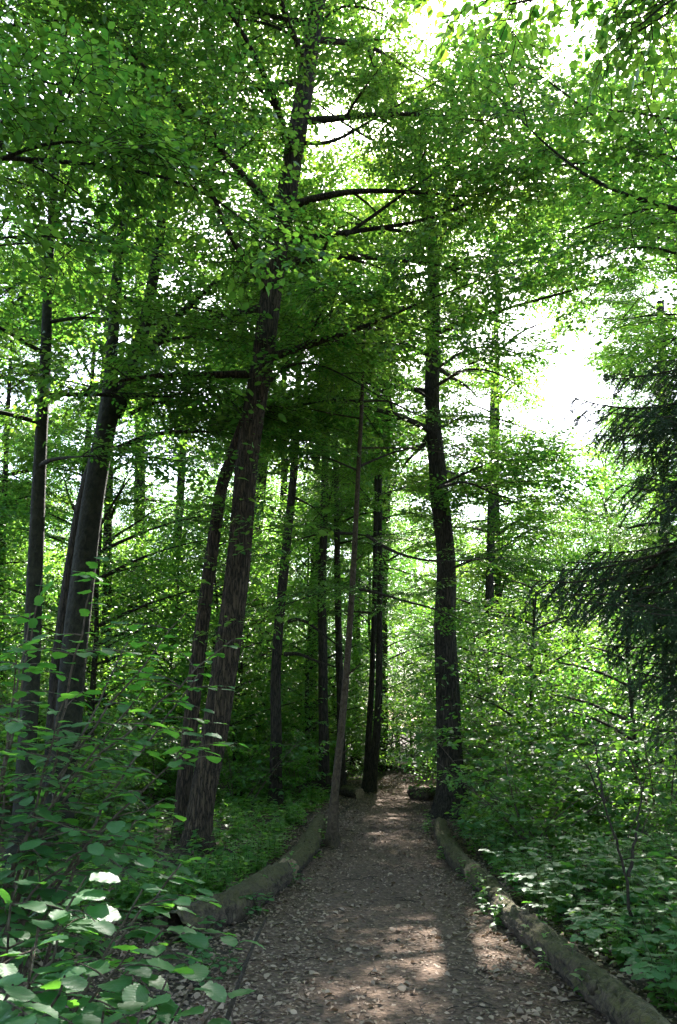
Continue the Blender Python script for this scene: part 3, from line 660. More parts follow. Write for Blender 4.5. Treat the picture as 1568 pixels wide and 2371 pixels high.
mid('canopy_tree', 'canopy tree at far left edge with crown cut by the frame', [(-60, 1850), (-40, 1200), (-20, 500)], 1830, 34, 20, dict(n=22, h0=7, R=4.0), 66, 'oak')
mid('canopy_tree', 'bright canopy tree behind the spruce at the right edge', [(1545, 1800), (1540, 1200), (1530, 700)], 1790, 30, 19, dict(n=22, h0=6, R=3.6), 67, 'horn')

for k, (x, y, H, h0, R_, lb) in enumerate([(-12.5, 24, 19, 4.5, 3.8, 'leafy canopy tree deep in the wood at the left edge'), (-8.8, 26, 20, 5, 4.0, 'leafy canopy tree deep in the wood behind the slim left tree'),
        (-5.4, 24.5, 20, 5, 3.8, 'leafy canopy tree deep in the wood left of the oak'), (-2.2, 27, 21, 5, 3.8, 'leafy canopy tree deep in the wood just right of the oak'), (0.6, 29.5, 20, 4, 3.6, 'leafy canopy tree straight beyond the bend of the path'),
        (12.5, 27, 17, 4, 3.6, 'leafy tree far behind the spruce'), (-15, 30, 20, 4, 4.0, 'leafy tree deep in the wood at the far left'), (-7.4, 21, 14, 3.5, 3.2, 'leafy middle-height tree behind the leaning forked tree'), (-11, 19, 13, 3, 3.2, 'leafy middle-height tree behind the slim left tree'), (-4.2, 31, 19, 4, 3.6, 'leafy tree far back between the forked tree and the oak'), (7.8, 15.5, 17, 5.5, 3.6, 'sunlit leafy tree rising behind the maple at upper right'), (10.5, 21, 18, 5, 3.8, 'leafy tree right of the sky gap behind the spruce')]):
    tree('leafy_tree', lb, 'tree', [(x, y, 0), (x + .2, y, H * .5), (x, y + .2, H)], [.17, .12, .03], 16, 90, M_bark, 'horn', dict(n=22, h0=h0, R=R_, step=.45), 120 + k)
# trees standing beside the view whose branches hang into it
def side_tree(name, label, base, H, r0, bark, limbs, kind, seed, top=None):
    t, b, Q, R = tree(name, label, 'tree', [(base[0], base[1], 0), (base[0] + .05, base[1], H * .5), (base[0] - .05, base[1] + .1, H)], [r0, r0 * .7, .03], 24, 120, bark, kind, top, seed)
    for k, (pp, Y, w0, kw) in enumerate(limbs): px_limb(t, b, pp, Y, w0, kind, seed * 10 + k, wood=bark, **kw)
    return t
side_tree('beech_tree', 'beech leaning in at top right with large hanging leaves', (3.9, 3.6), 9, .13, M_bark_smooth,
    [([(1900, -260), (1620, -120), (1450, -40), (1330, -20), (1180, 10)], 3.8, 22, dict(bs=1.0, step=.13, start=.2, sub=False)),
     ([(1900, -60), (1680, -60), (1560, -10), (1480, 60)], 4.0, 18, dict(bs=1.0, step=.11, start=.2, sub=False)),
     ([(1700, -60), (1560, 20), (1490, 70), (1430, 90)], 4.2, 10, dict(bs=1.0, step=.11, start=.2, sub=False)),
     ([(1500, -60), (1300, -60), (1120, -30), (1030, -10)], 3.9, 14, dict(bs=1.0, step=.15, start=.1, sub=False))], 'beech', 81)
side_tree('maple_tree', 'maple reaching in from the right edge above the spruce', (6.2, 8.3), 13, .2, M_bark,
    [([(1900, 560), (1700, 520), (1568, 482), (1400, 445), (1320, 380), (1240, 320), (1180, 250)], 8.2, 22, dict(bs=.75, step=.40, start=.25)),
     ([(1900, 700), (1700, 640), (1560, 580), (1460, 560), (1380, 600)], 8.4, 16, dict(bs=.75, step=.42, start=.2)),
     ([(1900, 420), (1700, 330), (1560, 270), (1450, 260), (1380, 250)], 8.6, 16, dict(bs=.8, step=.42, start=.2)),
     ([(1900, 820), (1700, 760), (1560, 720), (1440, 740)], 8.8, 12, dict(bs=.7, step=.42, start=.2)),
     ([(1900, 300), (1700, 200), (1560, 150), (1440, 170)], 8.9, 14, dict(bs=.8, step=.42, start=.2)),
     ([(1900, 500), (1650, 400), (1450, 330), (1330, 230), (1230, 160)], 9.2, 18, dict(bs=.8, step=.40, start=.3)),
     ([(1900, 480), (1650, 420), (1400, 360), (1240, 400), (1150, 380)], 9.8, 16, dict(bs=.8, step=.40, start=.35))], 'maple', 82)
side_tree('lime_tree', 'lime hanging its leafy branches across the upper left', (-5.6, 6.6), 12, .2, M_bark,
    [([(-300, 480), (-60, 400), (80, 330), (220, 320), (340, 380)], 6.6, 20, dict(bs=.95, step=.26, start=.25)),
     ([(-300, 380), (0, 360), (200, 380), (380, 400), (520, 460), (620, 560)], 7.0, 20, dict(bs=.95, step=.26, start=.3)),
     ([(-300, 600), (-60, 560), (80, 540), (200, 560)], 6.4, 14, dict(bs=.95, step=.26, start=.25)),
     ([(-300, 150), (0, 60), (160, 40), (300, 70)], 7.6, 14, dict(bs=1.0, step=.28, start=.2)),
     ([(-300, 0), (0, -60), (200, -30), (420, 30)], 8.2, 14, dict(bs=1.0, step=.28, start=.25)),
     ([(-300, 250), (0, 180), (140, 190), (260, 240)], 6.8, 14, dict(bs=.95, step=.26, start=.25))], 'lime', 83)

# ------------------------------------------------------------------ background wood: a few kinds of tree, copied whole
def proto_tree(seed, H, h0, R, ncl, per=9, leaf=.11, trunk_r=.16, bl=1.5):
    r = np.random.RandomState(seed); gt = Geo(); gc = Geo()
    n = 8; zz = np.linspace(-.2, H * .94, n); lean = r.uniform(-.06, .06, 2); pts = np.stack([lean[0] * zz + r.randn(n) * .05, lean[1] * zz + r.randn(n) * .05, zz], 1)
    Q, Rr = smooth_path(pts, np.linspace(trunk_r, .02, n), 40); gt.add(*tube(Q, Rr, 10, bark_disp(seed, .1, .5)))
    bv = [bough_geo(900 + seed * 10 + k, bl, leaf, T_lo(), .3, .25, sp=.14, lsp=.085, wood=False, jit=.55) for k in range(3)]
    bv = [(np.concatenate(b.V), np.concatenate(b.F), np.concatenate(b.T)) for b in bv]
    az = r.rand() * 6
    for k in range(ncl):
        u = (k + r.rand()) / ncl; h = h0 + (H - h0) * u; az += 2.4 + r.randn() * .4
        rad = R * (math.sin(math.pi * (u * .82 + .16)) ** .6) * math.sqrt(r.uniform(.15, 1.0))
        i = int(np.argmin(np.abs(Q[:, 2] - (h - .35 * rad)))); c = np.array([Q[i][0] + math.cos(az) * rad, Q[i][1] + math.sin(az) * rad, h])
        mid_ = (Q[i] + c) / 2 + np.array([0, 0, .1 * rad]); LQ, LR = smooth_path([Q[i], mid_, c], [.012 + .012 * rad, .02, .008], 6); gt.add(*tube(LQ, LR, 4))
        for q in range(per):
            a = az + r.uniform(-2.0, 2.0); X = np.array([math.cos(a), math.sin(a), r.uniform(-.35, .35)]); X /= np.linalg.norm(X)
            Nn = np.array([r.randn() * .25, r.randn() * .25, 1.]); Nn -= Nn.dot(X) * X; Nn /= np.linalg.norm(Nn); Yv = np.cross(Nn, X)
            V, F, T = bv[r.randint(3)]; sz = r.uniform(.6, 1.1); p = LQ[r.randint(2, 6)] + r.randn(3) * np.array([.3, .3, .28])
            gc.add(p + sz * (V[:, 0:1] * X + V[:, 1:2] * Yv + V[:, 2:3] * Nn), F, 0, T)
    return gt.mesh('trunk', [M_bark]), gc.mesh('crown', [M_leaf])
PROTO = {'tall': [proto_tree(1, 19, 6, 3.8, 42, 8, .14), proto_tree(2, 21, 7, 4.0, 44, 8, .14)],
         'under': [proto_tree(3, 6.5, .8, 2.3, 30, 7, .10, .06, 1.1), proto_tree(4, 9, 1.0, 2.8, 38, 7, .10, .08, 1.2), proto_tree(6, 7.5, 1.6, 2.8, 32, 7, .10, .07, 1.2)],
         'low': [proto_tree(5, 4.2, .3, 1.9, 24, 7, .09, .04, .9), proto_tree(7, 3.2, .2, 1.6, 20, 7, .09, .035, .8)]}
def wood(kind, x, y, label, group, r, name, s=1.0):
    a = PROTO[kind]; tm, cm = a[r.randint(len(a))]
    t = empty(name, (x, y, g0(x, y)), r.rand() * 6.28, s * r.uniform(.85, 1.15)); tag(t, label, 'tree', group)
    add('trunk', tm, t); add('crown', cm, t)
r = np.random.RandomState(77)
def clear_of_path(x, y, m=1.4): return abs(x - path_c(y)) > path_w(y) + m
cnt = 0
def where(x, y):
    u, v, dep = project(np.array([x, y, 1.5])); u = float(u[0])
    if dep[0] < .5 or u < -120 or u > 1690: return 'just outside the view on the ' + ('left' if x < 0 else 'right')
    for lim, wd in ((30, 'at the left edge'), (150, 'beside the slim left tree'), (260, 'behind the leaning forked tree'), (420, 'between the forked tree and the oak'), (520, 'behind the oak'), (700, 'right of the oak'), (830, 'behind the thin young hornbeam'), (1000, 'beyond the bend of the path'), (1090, 'behind the tall ridged tree'), (1230, 'just right of the tall ridged tree'), (1400, 'between the tall ridged tree and the spruce')):
        if u < lim: break
    else: wd = 'beneath or behind the spruce'
    return wd
def depthw(y): return 'near' if y < 11 else ('mid-distance' if y < 19 else ('distant' if y < 30 else 'farthest'))
LBL = {'under': ('understorey_tree', '%s leafy understorey tree %s', 'understorey trees %s'),
       'tall': ('far_tree', '%s tall slender wood tree %s', 'tall far trees %s'),
       'low': ('young_tree', '%s low bushy young tree %s', 'low young trees %s')}
def plant(kind, x, y, s=1.0):
    global cnt
    az = math.degrees(math.atan2(x, y)); side = 'left' if az < -4 else ('right' if az > 8 else 'middle')
    nm, lb, gr = LBL[kind]; wood(kind, x, y, lb % (depthw(y), where(x, y)), gr % where(x, y), r, nm, s); cnt += 1
for y0 in (17.5, 20.5, 24, 27.5, 31.5, 36, 42, 49, 56):
    half = y0 * .50 + 3
    for x0 in np.arange(-half, half, 2.35 * (1 + y0 / 90)):
        x = x0 + r.uniform(-1.1, 1.1); y = y0 + r.uniform(-1.2, 1.2); az = math.degrees(math.atan2(x, y))
        if not clear_of_path(x, y, 1.6): continue
        if x > 2.5 and y < 22: continue
        plant('low' if 4 < az < 27 and y < 29 else 'under', x, y, 1.2 if az > 8 and y > 26 else 1)
for y0 in (25, 28, 31, 35):
    for x0 in np.arange(-y0 * .42, y0 * .42, 2.6):
        x = x0 + r.uniform(-1, 1); y = y0 + r.uniform(-1, 1)
        if clear_of_path(x, y, 2.2 if y < 30 else 1.2): plant('low', x, y)
for y0 in (47, 55, 63):
    half = y0 * .50 + 3
    for x0 in np.arange(-half, half, 4.0 * (1 + y0 / 80)):
        x = x0 + r.uniform(-1.5, 1.5); y = y0 + r.uniform(-1.6, 1.6); az = math.degrees(math.atan2(x, y))
        if 10 < az < 21 or not clear_of_path(x, y, 1.6): continue
        plant('tall', x, y)
for k in range(9): plant('under', 5.2 + k * 1.15 + r.uniform(-.4, .4), 33 + (k % 3) * 2.2, 1.4)
# bushy young trees of the sunny side
for (x, y, k) in [(4.6, 12.5, 'low'), (6.2, 14.6, 'low'), (3.9, 16.5, 'low'), (7.8, 16.5, 'low'), (5.4, 18.5, 'low'), (9.4, 18.8, 'low'), (3.6, 20.5, 'low'), (7.2, 21.5, 'low'), (11, 22.5, 'low'), (9.2, 24.5, 'low'), (12.5, 27, 'under'), (4.9, 23.6, 'low'), (8.4, 12.6, 'low'), (10.6, 15.5, 'low')]: plant(k, x, y)
# the wood goes on unseen beside and behind the camera, added to block skylight
for (x, y) in [(-6.5, 2), (-8, -3), (-4, -6), (1.5, -8), (6.5, -4), (8.5, 1), (-11, 3), (12, -2), (-1, -13), (8, -10), (-9, -10)]:
    tm, cm = PROTO['tall'][r.randint(2)]; t = empty('canopy_tree', (x, y, g0(x, y)), r.rand() * 6.28, r.uniform(.85, 1.05)); tag(t, 'tall tree standing behind the viewpoint, out of the picture', 'tree', 'trees around the viewpoint'); add('trunk', tm, t); add('crown', cm, t)

# ------------------------------------------------------------------ shrubs
def proto_shrub(seed, H, R, ns, leaf=.15, tpl=None, mats=None):
    r = np.random.RandomState(seed); gs = Geo(); gl = Geo(); tpl = tpl or T_mid(.3)
    bv = [bough_geo(1500 + seed * 10 + k, .9, leaf, tpl, .22, .3, sp=.15, lsp=.10, jit=.4) for k in range(3)]
    for k in range(ns):
        az = r.rand() * 6.28; l = H * r.uniform(.6, 1.05)
        lp = limb_path(r, np.array([r.randn() * .08, r.randn() * .08, -.03]), az, r.uniform(.85, 1.4), l, -.7); Q, Rr = smooth_path(lp, np.linspace(.012, .004, len(lp)), 8); gs.add(*tube(Q, Rr, 5))
        D = nrm(np.gradient(Q, axis=0))
        for f in np.linspace(.2, 1, max(3, int(l / .22))):
            j = min(7, int(f * 7)); a = r.rand() * 6.28
            X = np.array([math.cos(a), math.sin(a), r.uniform(-.1, .35)]); X /= np.linalg.norm(X); Nn = np.array([r.randn() * .15, r.randn() * .15, 1.]); Nn -= Nn.dot(X) * X; Nn /= np.linalg.norm(Nn); Yv = np.cross(Nn, X)
            b = bv[r.randint(3)]; s = R * r.uniform(.35, .75); o = 0
            for V, F, M_, T in zip(b.V, b.F, b.M, b.T):
                (gl if M_[0] == 0 else gs).add(Q[j] + s * (V[:, 0:1] * X + V[:, 1:2] * Yv + V[:, 2:3] * Nn), F - o, 0, T); o += len(V)
    return gs.mesh('stem', [M_stem]), gl.mesh('foliage', [M_leaf_herb if mats is None else mats])
SHR = [proto_shrub(1, 1.5, .9, 7), proto_shrub(2, 2.1, 1.0, 8), proto_shrub(3, 1.0, .8, 6), proto_shrub(4, 2.6, 1.1, 9, .155)]
def shrub(k, x, y, label, group, r, s=1.0):
    sm, fm = SHR[k]; t = empty('shrub', (x, y, g0(x, y)), r.rand() * 6.28, s * r.uniform(.85, 1.2)); tag(t, label, 'shrub', group)
    add('stem', sm, t); add('foliage', fm, t)
r = np.random.RandomState(78)
for y0 in np.arange(7.5, 24, 1.35):
    for x0 in np.arange(2.7, y0 * .48 + 2.5, 1.35):
        x = x0 + r.uniform(-.5, .5); y = y0 + r.uniform(-.5, .5)
        if x < path_c(y) + path_w(y) + .7 or (x - 2.1) ** 2 + (y - Y9) ** 2 < .6: continue
        k = r.choice([0, 2, 2] if y < 9.5 else ([0, 0, 1] if y < 13.5 else [1, 1, 3, 3]))
        shrub(k, x, y, '%s sunlit green shrub %s' % (depthw(y), where(x, y)), 'shrubs of the right thicket', r, .8 if y < 10 else 1.15)
for y0 in np.arange(12, 26, 1.6):
    for x0 in np.arange(-y0 * .47 - 2, 0, 1.6):
        x = x0 + r.uniform(-.6, .6); y = y0 + r.uniform(-.6, .6)
        if not clear_of_path(x, y, .6): continue
        if x > -3.2 and y < 16: continue
        shrub(r.choice([0, 1, 2, 3]), x, y, '%s shaded green shrub %s' % (depthw(y), where(x, y)), 'shrubs of the left undergrowth', r)

# ------------------------------------------------------------------ herbs covering the ground
def herbs(name, label, area, n, seed, hmin, hmax, leaf, off_path=True):
    r = np.random.RandomState(seed); g = Geo(); P = []; X = []; NN = []; S = []; T = []
    for k in range(n):
        x, y = area(r)
        if off_path and abs(x - path_c(y)) < path_w(y) + .15 * r.rand(): continue
        z = g0(x, y); h = r.uniform(hmin, hmax); lean = r.randn(2) * .15 * h; tt = r.rand()
        pts = np.array([[x, y, z - .02], [x + lean[0] * .4, y + lean[1] * .4, z + h * .6], [x + lean[0], y + lean[1], z + h]]); g.add(*tube(pts, [.003, .0025, .0015], 3), 1)
        a0 = r.rand() * 6.28; m = r.randint(3, 7)
        for q in range(m):
            f = .3 + .7 * q / (m - 1); p = pts[0] + (pts[2] - pts[0]) * f
            for w in range(r.randint(2, 4)):
                a = a0 + w * 2.2 + q * 1.57 + r.randn() * .2; P.append(p); X.append([math.cos(a), math.sin(a), r.uniform(-.35, .25)]); NN.append([r.randn() * .25, r.randn() * .25, 1]); S.append(leaf * r.uniform(.6, 1.3) * (1.15 - .4 * f)); T.append(np.clip(tt + r.randn() * .15, 0, 1))
    scatter(g, T_mid(.33), np.array(P), np.array(X), np.array(NN), np.array(S), 0, np.array(T))
    tag(add(name, g.mesh(name, [M_leaf_herb, M_herbstem])), label, 'ground cover', kind='stuff')
def areaL(r):
    y = 5.2 + 15 * r.rand() ** 1.3; xl = np.interp(y, [5, 7.5, 10, 15, 22], [-1.6, -1.5, -.95, -.5, .3]); return xl - abs(r.randn()) * 1.9, y
def areaR(r):
    y = 4.6 + 15 * r.rand() ** 1.2; return 2.15 + .04 * max(0, 8 - y) + abs(r.randn()) * 1.5, y
herbs('ground_cover', 'low green herbs carpeting the ground left of the log', areaL, 1000, 1, .08, .36, .10)
herbs('ground_cover', 'low green herbs crowding the ground right of the log', areaR, 1000, 2, .10, .45, .10)

LOGLINE = [[(742, 1903), (690, 1985), (600, 2058), (470, 2118), (400, 2150)], [(1018, 1906), (1056, 1982), (1110, 2028), (1165, 2088), (1215, 2142), (1300, 2206), (1390, 2278), (1490, 2372)]]
LOGLINE = [np.array([pg(*q)[:2] for q in l]) for l in LOGLINE]
def areaLog(r):
    l = LOGLINE[r.randint(2)]; k = r.rand() * (len(l) - 1); i = int(k); p = l[i] + (l[i + 1] - l[i]) * (k - i); sd = -1 if l is LOGLINE[0] else 1
    off = r.uniform(.2, .6) if r.rand() < .88 else -r.uniform(.16, .28)
    return p[0] + sd * off, p[1] + r.randn() * .05
herbs('ground_cover', 'small green herbs fringing both logs', areaLog, 520, 5, .06, .30, .075, False)
# ------------------------------------------------------------------ logs along the path
def log(label, pix, w, seed, mat, ends=(1, 1), knots=2, Yov=None):
    P_ = np.array([pg(x, y, .12) for x, y in pix]); c = P_.mean(0); rr = w
    Q, R = smooth_path(P_, [rr * k for k in np.linspace(1, .9, len(P_))], 170)
    base = np.array([c[0], c[1], g0(c[0], c[1])])
    t = empty('log', base); tag(t, label, 'log', 'logs lining the path')
    Q = Q.copy(); Q[:, 2] = np.maximum(gz(Q[:, 0], Q[:, 1]), 0) + R * .82; Q -= base
    arc = np.concatenate([[0], np.cumsum(np.linalg.norm(np.diff(Q, axis=0), axis=1))])
    def disp(Pt, a):
        s = arc[:, None] + 0 * a[None]; ang = a[None] + 0 * s
        k = np.stack([np.cos(ang) * 1.5 + seed, np.sin(ang) * 1.5, s * 1.6 + ang * .3], -1).reshape(-1, 3)
        rid = 1 - np.abs(2 * vnoise(k * np.array([3.4, 3.4, 2.6]), 8) - 1)
        return (1 + .30 * (vnoise(k, 3) - .5) + .30 * (vnoise(k * .4, 4) - .5) - .16 * np.maximum(rid - .55, 0) * 2 + .16 * (vnoise(k * 5, 6) - .5) + .09 * (vnoise(k * 11, 7) - .5)).reshape(s.shape)
    SG = 44; V, F = tube(Q, R, SG, disp); g = Geo(); g.add(V, F); add('bark', g.mesh('bark', [mat]), t)
    for e, i in ((0, 0), (1, len(Q) - 1)):
        if not ends[e]: continue
        ring = V[i * SG:(i + 1) * SG]; cc = ring.mean(0); inner = cc + (ring - cc) * .55; o = (Q[i] - Q[1 if i == 0 else i - 1]); o = o / np.linalg.norm(o)
        VV = np.vstack([ring, inner + o * .012 , [cc + o * .006]]); FF = []
        for k in range(SG):
            k2 = (k + 1) % SG; FF += [(k, k2, SG + k2), (k, SG + k2, SG + k), (SG + k, SG + k2, 2 * SG)]
        g = Geo(); g.add(VV, FF); add('cut_end', g.mesh('cut_end', [M_cut]), t)
    rk = np.random.RandomState(seed)
    for k in range(knots):
        i = rk.randint(12, 155); T_ = Q[i + 1] - Q[i]; T_ = T_ / np.linalg.norm(T_); sd = np.cross(T_, [0, 0, 1.]); a = rk.uniform(-.3, 1.0)
        d = sd * math.sin(a) + np.array([0, 0, 1.]) * math.cos(a)
        p = Q[i] + d * R[i] * .8; L = rk.uniform(.025, .045); g = Geo(); g.add(*tube([p, p + d * L * .5, p + d * L], [R[i] * .40, R[i] * .30, R[i] * .2], 10, None, True)); add('knot', g.mesh('knot', [mat]), t)
    return t
log('mossy far log on the left, its end behind the thin sapling', [(742, 1903), (712, 1962), (668, 2008)], .138, 3, M_log_far)
log('long mossy log lying left of the path, nearer to the camera', [(652, 2026), (540, 2092), (400, 2156)], .142, 4, M_log, (1, 0))
log('mossy log beginning at the foot of the tall ridged tree', [(1018, 1906), (1030, 1945), (1056, 1982), (1096, 2016)], .12, 5, M_log_far)
log('short middle log on the right between the two longer ones', [(1108, 2026), (1135, 2056), (1165, 2084)], .115, 6, M_log_far, knots=1)
log('big peeling log running out of the lower right corner', [(1160, 2094), (1300, 2206), (1490, 2368), (1600, 2480)], .118, 7, M_log, knots=4)
log('small old log lying in shade where the path bends', [(800, 1832), (835, 1838)], .15, 8, M_log_far, knots=0)
log('gnarled log across the path edge behind the tall ridged tree', [(958, 1838), (985, 1842), (1020, 1838)], .16, 9, M_log, knots=2)

# dry stick leaning on the left of the path
P_ = np.array([pd(545, 2300, 4.6), pd(566, 2240, 4.75), pd(590, 2180, 4.9), pd(618, 2125, 5.0)]); P_ = np.vstack([[P_[0][0] - .08, P_[0][1] - .1, 0.0], P_]); b = np.array([P_[0][0], P_[0][1], 0]); Q, R = smooth_path(P_ - b, [.014, .013, .011, .010, .006], 24)
g = Geo(); g.add(*tube(Q, R, 7, lambda P, a: 1 + .3 * (vnoise(np.stack([np.repeat(np.arange(len(P)), len(a)) * .4, np.tile(a, len(P)), 0 * np.tile(a, len(P))], 1), 2).reshape(len(P), len(a)) - .5)))
for f in (8, 15): d = np.array([.05, .02, .05]) * (1 if f == 8 else -1); g.add(*tube([Q[f], Q[f] + d * .5, Q[f] + d], [.004, .003, .002], 5))
o = add('dry_stick', g.mesh('dry_stick', [M_twig])); o.location = b; tag(o, 'thin brown dry stick slanting up at the left path edge', 'stick')

# ------------------------------------------------------------------ near shrubs with single leaves
HZ = []
for k in range(6):
    gg = Geo(); tp = T_hero(np.random.RandomState(40 + k), 'hazel'); gg.add(tp[0], tp[1], 0, (k + .5) / 6, tp[2]); HZ.append(gg.mesh('leaf', [M_leaf_hazel]))
HT = [T_hero(np.random.RandomState(40 + k), 'hazel') for k in range(6)]
MP = []
for k in range(3):
    gg = Geo(); tp = T_maple(np.random.RandomState(k)); gg.add(tp[0], tp[1], 0, (k + .5) / 3, tp[2]); MP.append(gg.mesh('leaf', [M_leaf_herb]))
MT = [T_maple(np.random.RandomState(k)) for k in range(3)]
def leafy_plant(name, label, cat, base, stems, seed, meshes, tpls, mat, leaf, lsp=.075, nside=(3, 6), sidelen=.55, maxparts=300, group=None, stem_r=.011, stem_mat=None, flat=.12, start=.3):
    r = np.random.RandomState(seed); base = np.array([base[0], base[1], g0(base[0], base[1])]); t = empty(name, base); tag(t, label, cat, group)
    LV = []
    def leaves_along(P, R0, size):
        L = np.linalg.norm(np.diff(P, axis=0), axis=1).sum(); n = max(2, int(L / lsp)); D = nrm(np.gradient(P, axis=0))
        for i in range(n + 1):
            f = .12 + .88 * i / n; x = f * (len(P) - 1); j = min(int(x), len(P) - 2); p = P[j] + (P[j + 1] - P[j]) * (x - j); d = D[j]
            sg = 1 if i % 2 else -1; ya = sg * r.uniform(.55, 1.15) if i < n else r.randn() * .2; c, s_ = math.cos(ya), math.sin(ya)
            X = np.array([d[0] * c - d[1] * s_, d[0] * s_ + d[1] * c, min(.15, d[2] * .25) - r.uniform(-.05, .22)]); X /= np.linalg.norm(X)
            LV.append((p + X * .012, X, np.array([r.randn() * .16, r.randn() * .16, 1.]), size * r.uniform(.6, 1.15)))
    for pts in stems:
        P = np.array(pts) - base; n = 22; Q, R = smooth_path(P, np.linspace(stem_r * r.uniform(.8, 1.2), .003, len(P)), n)
        Q[1:-1] += r.randn(n - 2, 3) * .006
        g = Geo(); g.add(*tube(Q, R, 6)); L = np.linalg.norm(np.diff(Q, axis=0), axis=1).sum(); D = nrm(np.gradient(Q, axis=0)); a = r.rand() * 6.28
        for q in range(r.randint(*nside) + int(L * 3)):
            f = r.uniform(start, .97); j = min(n - 2, int(f * n)); a += 2.4 + r.randn() * .4; ln = sidelen * r.uniform(.45, 1.1) * (1.1 - .5 * f); d = D[j]
            dd = np.array([math.cos(a) + d[0] * .6, math.sin(a) + d[1] * .6, .25 + r.randn() * flat]); dd /= np.linalg.norm(dd)
            m = 6; tt = np.linspace(0, 1, m)[:, None]; S = Q[j] + dd * ln * tt + np.array([0, 0, -.28]) * ln * tt ** 2 + r.randn(3) * .08 * ln * tt ** 2
            g.add(*tube(S, np.linspace(.0035, .0015, m), 4)); leaves_along(S, 0, leaf)
        leaves_along(Q[int(n * .75):], 0, leaf)
        add('stem', g.mesh('stem', [stem_mat or M_stem]), t)
    Pw = np.array([l[0] for l in LV]) + base; x, y, dep = project(Pw); vis = (x > -30) & (x < 1600) & (y > -30) & (y < 2400) & (dep > .3)
    score = np.where(vis, np.array([l[3] for l in LV]) / np.maximum(dep, .3), 0); order = np.argsort(-score)
    parts = [i for i in order if score[i] > 0][:maxparts]; ps = set(parts)
    for i in parts: p, X, Nn, s = LV[i]; add('leaf', meshes[r.randint(len(meshes))], t, frameM(p, X, Nn, s))
    rest = [i for i in range(len(LV)) if i not in ps]
    if rest:
        g = Geo()
        for k in range(len(tpls)):
            s = rest[k::len(tpls)]
            if s: scatter(g, tpls[k], np.array([LV[i][0] for i in s]), np.array([LV[i][1] for i in s]), np.array([LV[i][2] for i in s]), np.array([LV[i][3] for i in s]), 0, r.rand(len(s)))
        add('foliage', g.mesh('foliage', [mat]), t, kind='stuff')
    return len(LV)
r = np.random.RandomState(3)
def stem_to(b, e, bow=.25):
    b = np.array(b, float); e = np.array(e, float); m = (b + e) / 2; m[2] += bow * np.linalg.norm(e[:2] - b[:2]); m[:2] -= .18 * (e - b)[:2]
    return [b, m, e]
# tall hazel, left
hb = (-1.55, 3.75)
tips = [(40, 1500, 3.5), (100, 1330, 3.7), (225, 1290, 3.5), (330, 1600, 3.3), (430, 1420, 4.0), (540, 1480, 3.9), (470, 1700, 3.6), (150, 1620, 3.2), (20, 1750, 3.0), (380, 1850, 3.4), (270, 1900, 3.1), (70, 1420, 4.3), (300, 1480, 4.5), (-60, 1600, 3.2), (180, 1760, 3.5), (460, 1560, 4.4)]
nH = leafy_plant('hazel_bush', 'tall hazel bush with many thin stems at the left edge', 'bush', hb,
    [stem_to((hb[0] + r.uniform(-.14, .14), hb[1] + r.uniform(-.12, .12), -.02), pd(*t)) for t in tips], 21, HZ, HT, M_leaf_hazel, .080, sidelen=.50, nside=(6, 9), lsp=.062)
hb2 = (-1.05, 2.55)
tips = [(90, 2130, 2.3), (200, 2030, 2.6), (330, 2060, 2.7), (420, 2000, 3.0), (300, 2200, 2.35), (150, 2260, 2.1), (380, 2150, 2.6), (40, 2050, 2.6), (450, 2140, 2.9), (30, 2280, 2.0)]
nH2 = leafy_plant('hazel_bush', 'low near hazel bush with the biggest leaves, lower left', 'bush', hb2,
    [stem_to((hb2[0] + r.uniform(-.1, .1), hb2[1] + r.uniform(-.1, .1), -.02), pd(*t), .15) for t in tips], 22, HZ, HT, M_leaf_hazel, .095, sidelen=.36, lsp=.06, nside=(5, 8), start=.4)
hb3 = (-.75, 2.35)
tips = [(440, 2290, 2.35), (520, 2310, 2.5), (330, 2330, 2.2), (240, 2340, 2.1), (390, 2260, 2.5)]
nH3 = leafy_plant('hazel_bush', 'small hazel sprig in the bottom left corner by the path', 'bush', hb3,
    [stem_to((hb3[0] + r.uniform(-.05, .05), hb3[1] + r.uniform(-.05, .05), -.02), pd(*t), .1) for t in tips], 23, HZ, HT, M_leaf_hazel, .085, sidelen=.24, lsp=.065, nside=(2, 3), start=.5)

# sapling with a forked dark stem, right
sb = pg(1463, 2205)[:2]; Ys = sb[1]
leafy_plant('maple_sapling', 'thin forked maple sapling with dark stem right of the big log', 'sapling', sb,
    [[(sb[0], sb[1], -.02), pd(1460, 2120, Ys), pd(1455, 2040, Ys), pd(1430, 1960, Ys), pd(1400, 1860, Ys - .1), pd(1350, 1760, Ys - .2), pd(1300, 1700, Ys - .2)],
     [pd(1456, 2030, Ys), pd(1470, 1960, Ys + .05), pd(1478, 1880, Ys + .1), pd(1500, 1780, Ys + .1)],
     [pd(1400, 1860, Ys - .1), pd(1385, 1780, Ys), pd(1380, 1700, Ys)]], 25, MP, MT, M_leaf_herb, .10, lsp=.10, sidelen=.5, nside=(3, 5), stem_mat=M_twig, start=.35, stem_r=.013)
